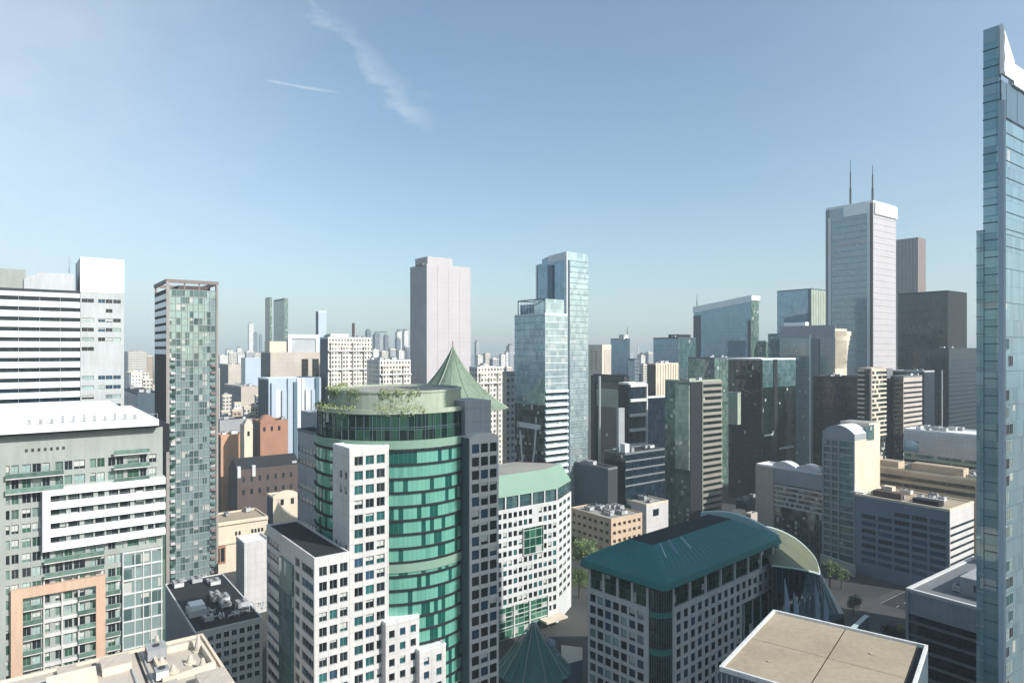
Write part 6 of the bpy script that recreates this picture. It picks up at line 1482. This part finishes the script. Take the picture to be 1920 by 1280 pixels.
# ------------------------------------------------------------------ low city filling the distance, one object per block
far_mats = [M[n] for n in ('far cream', 'far grey', 'far white', 'far tan', 'far slate', 'far brick', 'far cream', 'far white')]
roof_m = [M['roof gravel'], M['roof dark'], M['roof white'], M['roof beige']]
rg = random.Random(21); cnt = 0
def city(label, name, group, px0, px1, d0, d1, n, hmin, hmax, ytop, wmin=14, wmax=27):
    """blocks on the street grid, never rising above ytop in the picture"""
    placed = []; tries = 0; k = 0
    while k < n and tries < n * 30:
        tries += 1; d = d0 * (d1 / d0) ** rg.random(); px = rg.uniform(px0, px1); c = P(px, d)
        # snap to the street grid
        u = c[0] * UX[0] + c[1] * UX[1]; v = c[0] * VX[0] + c[1] * VX[1]; S_ = 33 if d0 < 1000 else 60; iu, iv = round(u / S_), round(v / S_)
        if (iu, iv) in placed: continue
        zmax = Z(ytop, d); h = min(rg.uniform(hmin, hmax), zmax)
        if h < 8: continue
        placed.append((iu, iv)); w, l = rg.uniform(wmin, wmax), rg.uniform(wmin, wmax); c = (UX[0] * iu * S_ + VX[0] * iv * S_, UX[1] * iu * S_ + VX[1] * iv * S_)
        if any(math.hypot(c[0] + 5 - o[0], c[1] + 12 - o[1]) < o[2] for o in KEEP): continue
        f = Fr(c, w, l, 0, h); m = rg.choice(far_mats); T = Thing(name, label, 'building', (*c, 0), group); CITY.append((T, f, m.name, label, px))
        mb = MB(); mb.prism(f.poly, 0, h, m, top=rg.choice(roof_m), bottom=False); T.part('wall', mb)
        mb = MB(); o, i = f.out(.3), f.out(-.5)
        for q in range(4): mb.prism([o[q], o[(q + 1) % 4], i[(q + 1) % 4], i[q]], h - .6, h + 1, M['cream'] if rg.random() < .5 else M['unit grey'])
        T.part('parapet', mb)
        a, b = rg.uniform(.1, .4), rg.uniform(.1, .4); p = f.sub(w * a, w * (a + .4), l * b, l * (b + .4), 0, 0); mb = MB(); mb.prism(p.poly, h, h + rg.uniform(2, 5), rg.choice([M['unit grey'], M['cream'], M['mid grey'], M['white render']])); T.part('plant_room', mb)
        if d < 900:
            for j in range(3): p = f.sub(w * rg.uniform(.05, .8), 0, l * rg.uniform(.05, .8), 0, 0, 0); q = Fr(p.C, rg.uniform(1.5, 3.5), rg.uniform(1.5, 4), 0, 0); mb = MB(); mb.prism(q.poly, h, h + rg.uniform(1, 2.4), M['unit white'] if j else M['unit grey']); T.part('rooftop_unit', mb)
        k += 1
KEEP = []; CITY = []
for o in [o for o in COL.objects if o.type == 'EMPTY' and o.get('category') in ('building', 'tower', 'atrium', 'annex')]:
    KEEP.append((o.location.x, o.location.y, 30))
city('low block between slim and pink towers', 'city_block', 'low blocks of the left middle distance', 380, 780, 500, 1500, 150, 12, 66, 668)
city('low block left of the slim tower', 'city_block', 'blocks in the gap left of the slim tower', 225, 300, 430, 1500, 34, 14, 60, 664)
city('low block behind the centre towers', 'city_block', 'low blocks behind the centre towers', 880, 1260, 540, 1500, 90, 14, 60, 668)
city('dim block between the right hand towers', 'city_block', 'blocks behind the right towers', 1250, 1860, 600, 1600, 50, 20, 80, 660)
city('tiny block near the horizon', 'far_block', 'far blocks near the horizon', 180, 1860, 1600, 4800, 230, 20, 115, 652, 24, 46)
# slender towers on the horizon
for i, (px, d, w, yt, m) in enumerate(((467, 2400, 22, 606, 'far white'), (477, 2300, 16, 624, 'far slate'), (487, 2500, 14, 628, 'far slate'), (703, 1500, 18, 627, 'far slate'), (710, 1700, 12, 628, 'far grey'), (722, 1600, 14, 629, 'far slate'), (727, 1700, 10, 652, 'far slate'), (745, 1700, 18, 622, 'far white'), (744, 1500, 14, 635, 'far slate'), (758, 1600, 16, 620, 'far white'), (688, 1400, 14, 620, 'far slate'), (762, 1300, 8, 656, 'far slate'), (893, 1500, 10, 641, 'far grey'), (955, 1400, 16, 648, 'far grey'), (949, 1300, 8, 660, 'far white'), (1196, 1900, 3, 648, 'far white'), (1205, 1600, 22, 664, 'far grey'), (425, 2200, 30, 656, 'far white'), (445, 2100, 20, 652, 'far white'))):
    c = P(px, d); T = Thing('distant_tower', ('pale' if m == 'far white' else 'dark' if m == 'far slate' else 'grey') + ' hazy tower on horizon, ' + ['palest and tallest left of the slim pair', 'just right of the palest one', 'nearest the slim pair', 'leftmost of the row by the pink tower', 'behind the leftmost of the row', 'middle of the row by the pink tower', 'short, under the middle of the row', 'wide one next to the pink tower', 'dark front of the wide one', 'touching the pink tower', 'above the white many windowed block', 'shortest, against the pink tower', 'thin, right of the pink tower', 'left of the pale twin glass tower', 'smallest, left of the pale twin glass tower', 'needle thin mast', 'squat, left of the cream ribbed office', 'broad and low near the slim tower', 'second broad low one near the slim tower'][i], 'tower', (*c, 0))
    f = Fr(c, w * .7, w * .7, 0, Z(yt, d)); mb = MB(); mb.prism(f.poly, 0, f.z1, M[m], top=M['roof gravel']); T.part('wall', mb); mb = MB(); p = f.sub(w * .1, w * .5, w * .1, w * .5, 0, 0); mb.prism(p.poly, f.z1, f.z1 + 4, M['mid grey']); T.part('plant_room', mb)
    if i in (3, 7): mb = MB(); mb.tube((*f.C, f.z1 + 6), (*add(f.C, UX, 30), f.z1 + 6), .8, M['dark metal']); mb.tube((*f.C, f.z1), (*f.C, f.z1 + 6), .8, M['dark metal']); T.part('crane', mb)
# drop blocks that can be seen neither from the camera nor from a step beside it, and say which one each of the others is
IN_VIEW = (57, 76, 161, 179, 183, 229, 338, 342, 345, 350, 367, 383, 390, 398, 399, 401, 439, 444, 469, 474, 481, 483, 487, 492, 511, 512, 518, 520)
BESIDE = (19, 61, 64, 73, 106, 118, 127, 163, 177, 181, 188, 191, 199, 202, 211, 215, 239, 252, 262, 267, 269, 324, 348, 359, 364, 371, 373, 375, 404, 405, 414, 417, 420, 428, 434, 435, 438, 447, 449, 450, 452, 456, 462, 463, 465, 477, 480, 488, 489, 493, 504, 507, 513, 525, 528, 529, 543, 551, 553)
ORD = 'leftmost second third fourth fifth sixth seventh eighth ninth tenth eleventh twelfth thirteenth fourteenth fifteenth sixteenth seventeenth eighteenth nineteenth twentieth'.split()
vis = {}; gone = []
for ci, (T, f, mn, lab, px) in enumerate(CITY):
    c = add(add(f.C, UX, f.lu / 2), VX, f.lv / 2); x = 960 + F * c[0] / c[1]
    if ci not in IN_VIEW and ci not in BESIDE: gone.append(T.o)
    elif ci in IN_VIEW: vis.setdefault((mn.replace('far ', ''), lab), []).append((x, T))
    else: T.o['label'] = mn.replace('far ', '') + ' block hidden behind nearer buildings, ' + lab.split(' block ')[1]
for o in gone:
    for ch in list(o.children): bpy.data.objects.remove(ch)
    bpy.data.objects.remove(o)
for (mn, lab), lst in vis.items():
    lst.sort(key=lambda q: q[0])
    for i, (x, T) in enumerate(lst): T.o['label'] = f"{lab.split(' block ')[0]} {mn} block {lab.split(' block ')[1]}, {ORD[i] if i < 20 else 'last'}{' from the left' if i else ''} of its colour"
# far wood on the horizon
mb = MB(); r2 = random.Random(9)
for i in range(5200):
    px = r2.uniform(870, 1000) if i % 2 else r2.uniform(200, 1300); d = r2.uniform(2200, 3200); x, y = P(px, d); z = r2.uniform(0, 22); s = r2.uniform(3, 8)
    a = r2.uniform(0, 3.14); u = Vector((math.cos(a) * s, math.sin(a) * s, 0)); v = Vector((r2.uniform(-1, 1) * s * .4, r2.uniform(-1, 1) * s * .4, s * 1.2)); p = Vector((x, y, z)); mb.face([p - u, p + v * .3 - u * .3 + Vector((0, 0, s)), p + u, p - v * .5], [(0, 0)] * 4, M['leaf dark'])
o = link('far_wood', mb.mesh('far_wood')); o['kind'] = 'stuff'; o['label'] = 'hazy far wood along the horizon'; o['category'] = 'wood'

# ------------------------------------------------------------------ unseen towers added outside the picture only to shade the near wing and yard
def neighbour(label, c, lu, lv, h, m, bm):  # builds an added, unseen tower that is only there to cast shade
    f = Fr(c, lu, lv, 0, h); T = Thing('added_shade_tower', label, 'tower', (*c, 0)); shell(T, f, {'*': m}, 'glass_facade'); mb = MB(); z = h
    while z > 4: mb.prism(f.out(.3), z - 1.0, z, bm); z -= 3.6
    T.part('floor_band', mb, kind='stuff'); roofs(T, f, M['roof gravel'], M['mid grey'])
NEI = [((112, 84), 24, 26, 172)]
neighbour('unseen tower added outside the frame to shade the right wing of the drum tower', (118, 88), 18, 22, 226, M['smoke glass'], M['pale stone'])

neighbour('block outside the frame at the right whose shade lies across the yard', (212, 225), 30, 40, 112, M['smoke glass'], M['mid grey'])

# ------------------------------------------------------------------ haze
mb = MB(); mb.prism([(-3400, -700), (3400, -700), (3400, 5400), (-3400, 5400)], -1, 345, None) if False else None
bm_ = bpy.data.meshes.new('haze'); X0, X1, Y0, Y1, Z0, Z1 = -5200, 5200, -900, 5600, -1.0, 372
vs = [(x, y, z) for z in (Z0, Z1) for x, y in ((X0, Y0), (X1, Y0), (X1, Y1), (X0, Y1))]
bm_.from_pydata(vs, [], [(3, 2, 1, 0), (4, 5, 6, 7), (0, 1, 5, 4), (1, 2, 6, 5), (2, 3, 7, 6), (3, 0, 4, 7)])
hm = bpy.data.materials.new('haze'); hm.use_nodes = True; ht = hm.node_tree; ht.nodes.clear(); pv = ht.nodes.new('ShaderNodeVolumePrincipled'); ho = ht.nodes.new('ShaderNodeOutputMaterial'); ht.links.new(pv.outputs[0], ho.inputs['Volume'])
pv.inputs['Color'].default_value = (.80, .92, .98, 1); pv.inputs['Density'].default_value = HAZE = .00019; pv.inputs['Anisotropy'].default_value = 0.0
bm_.materials.append(hm); ho_ = link('haze', bm_); ho_['kind'] = 'stuff'
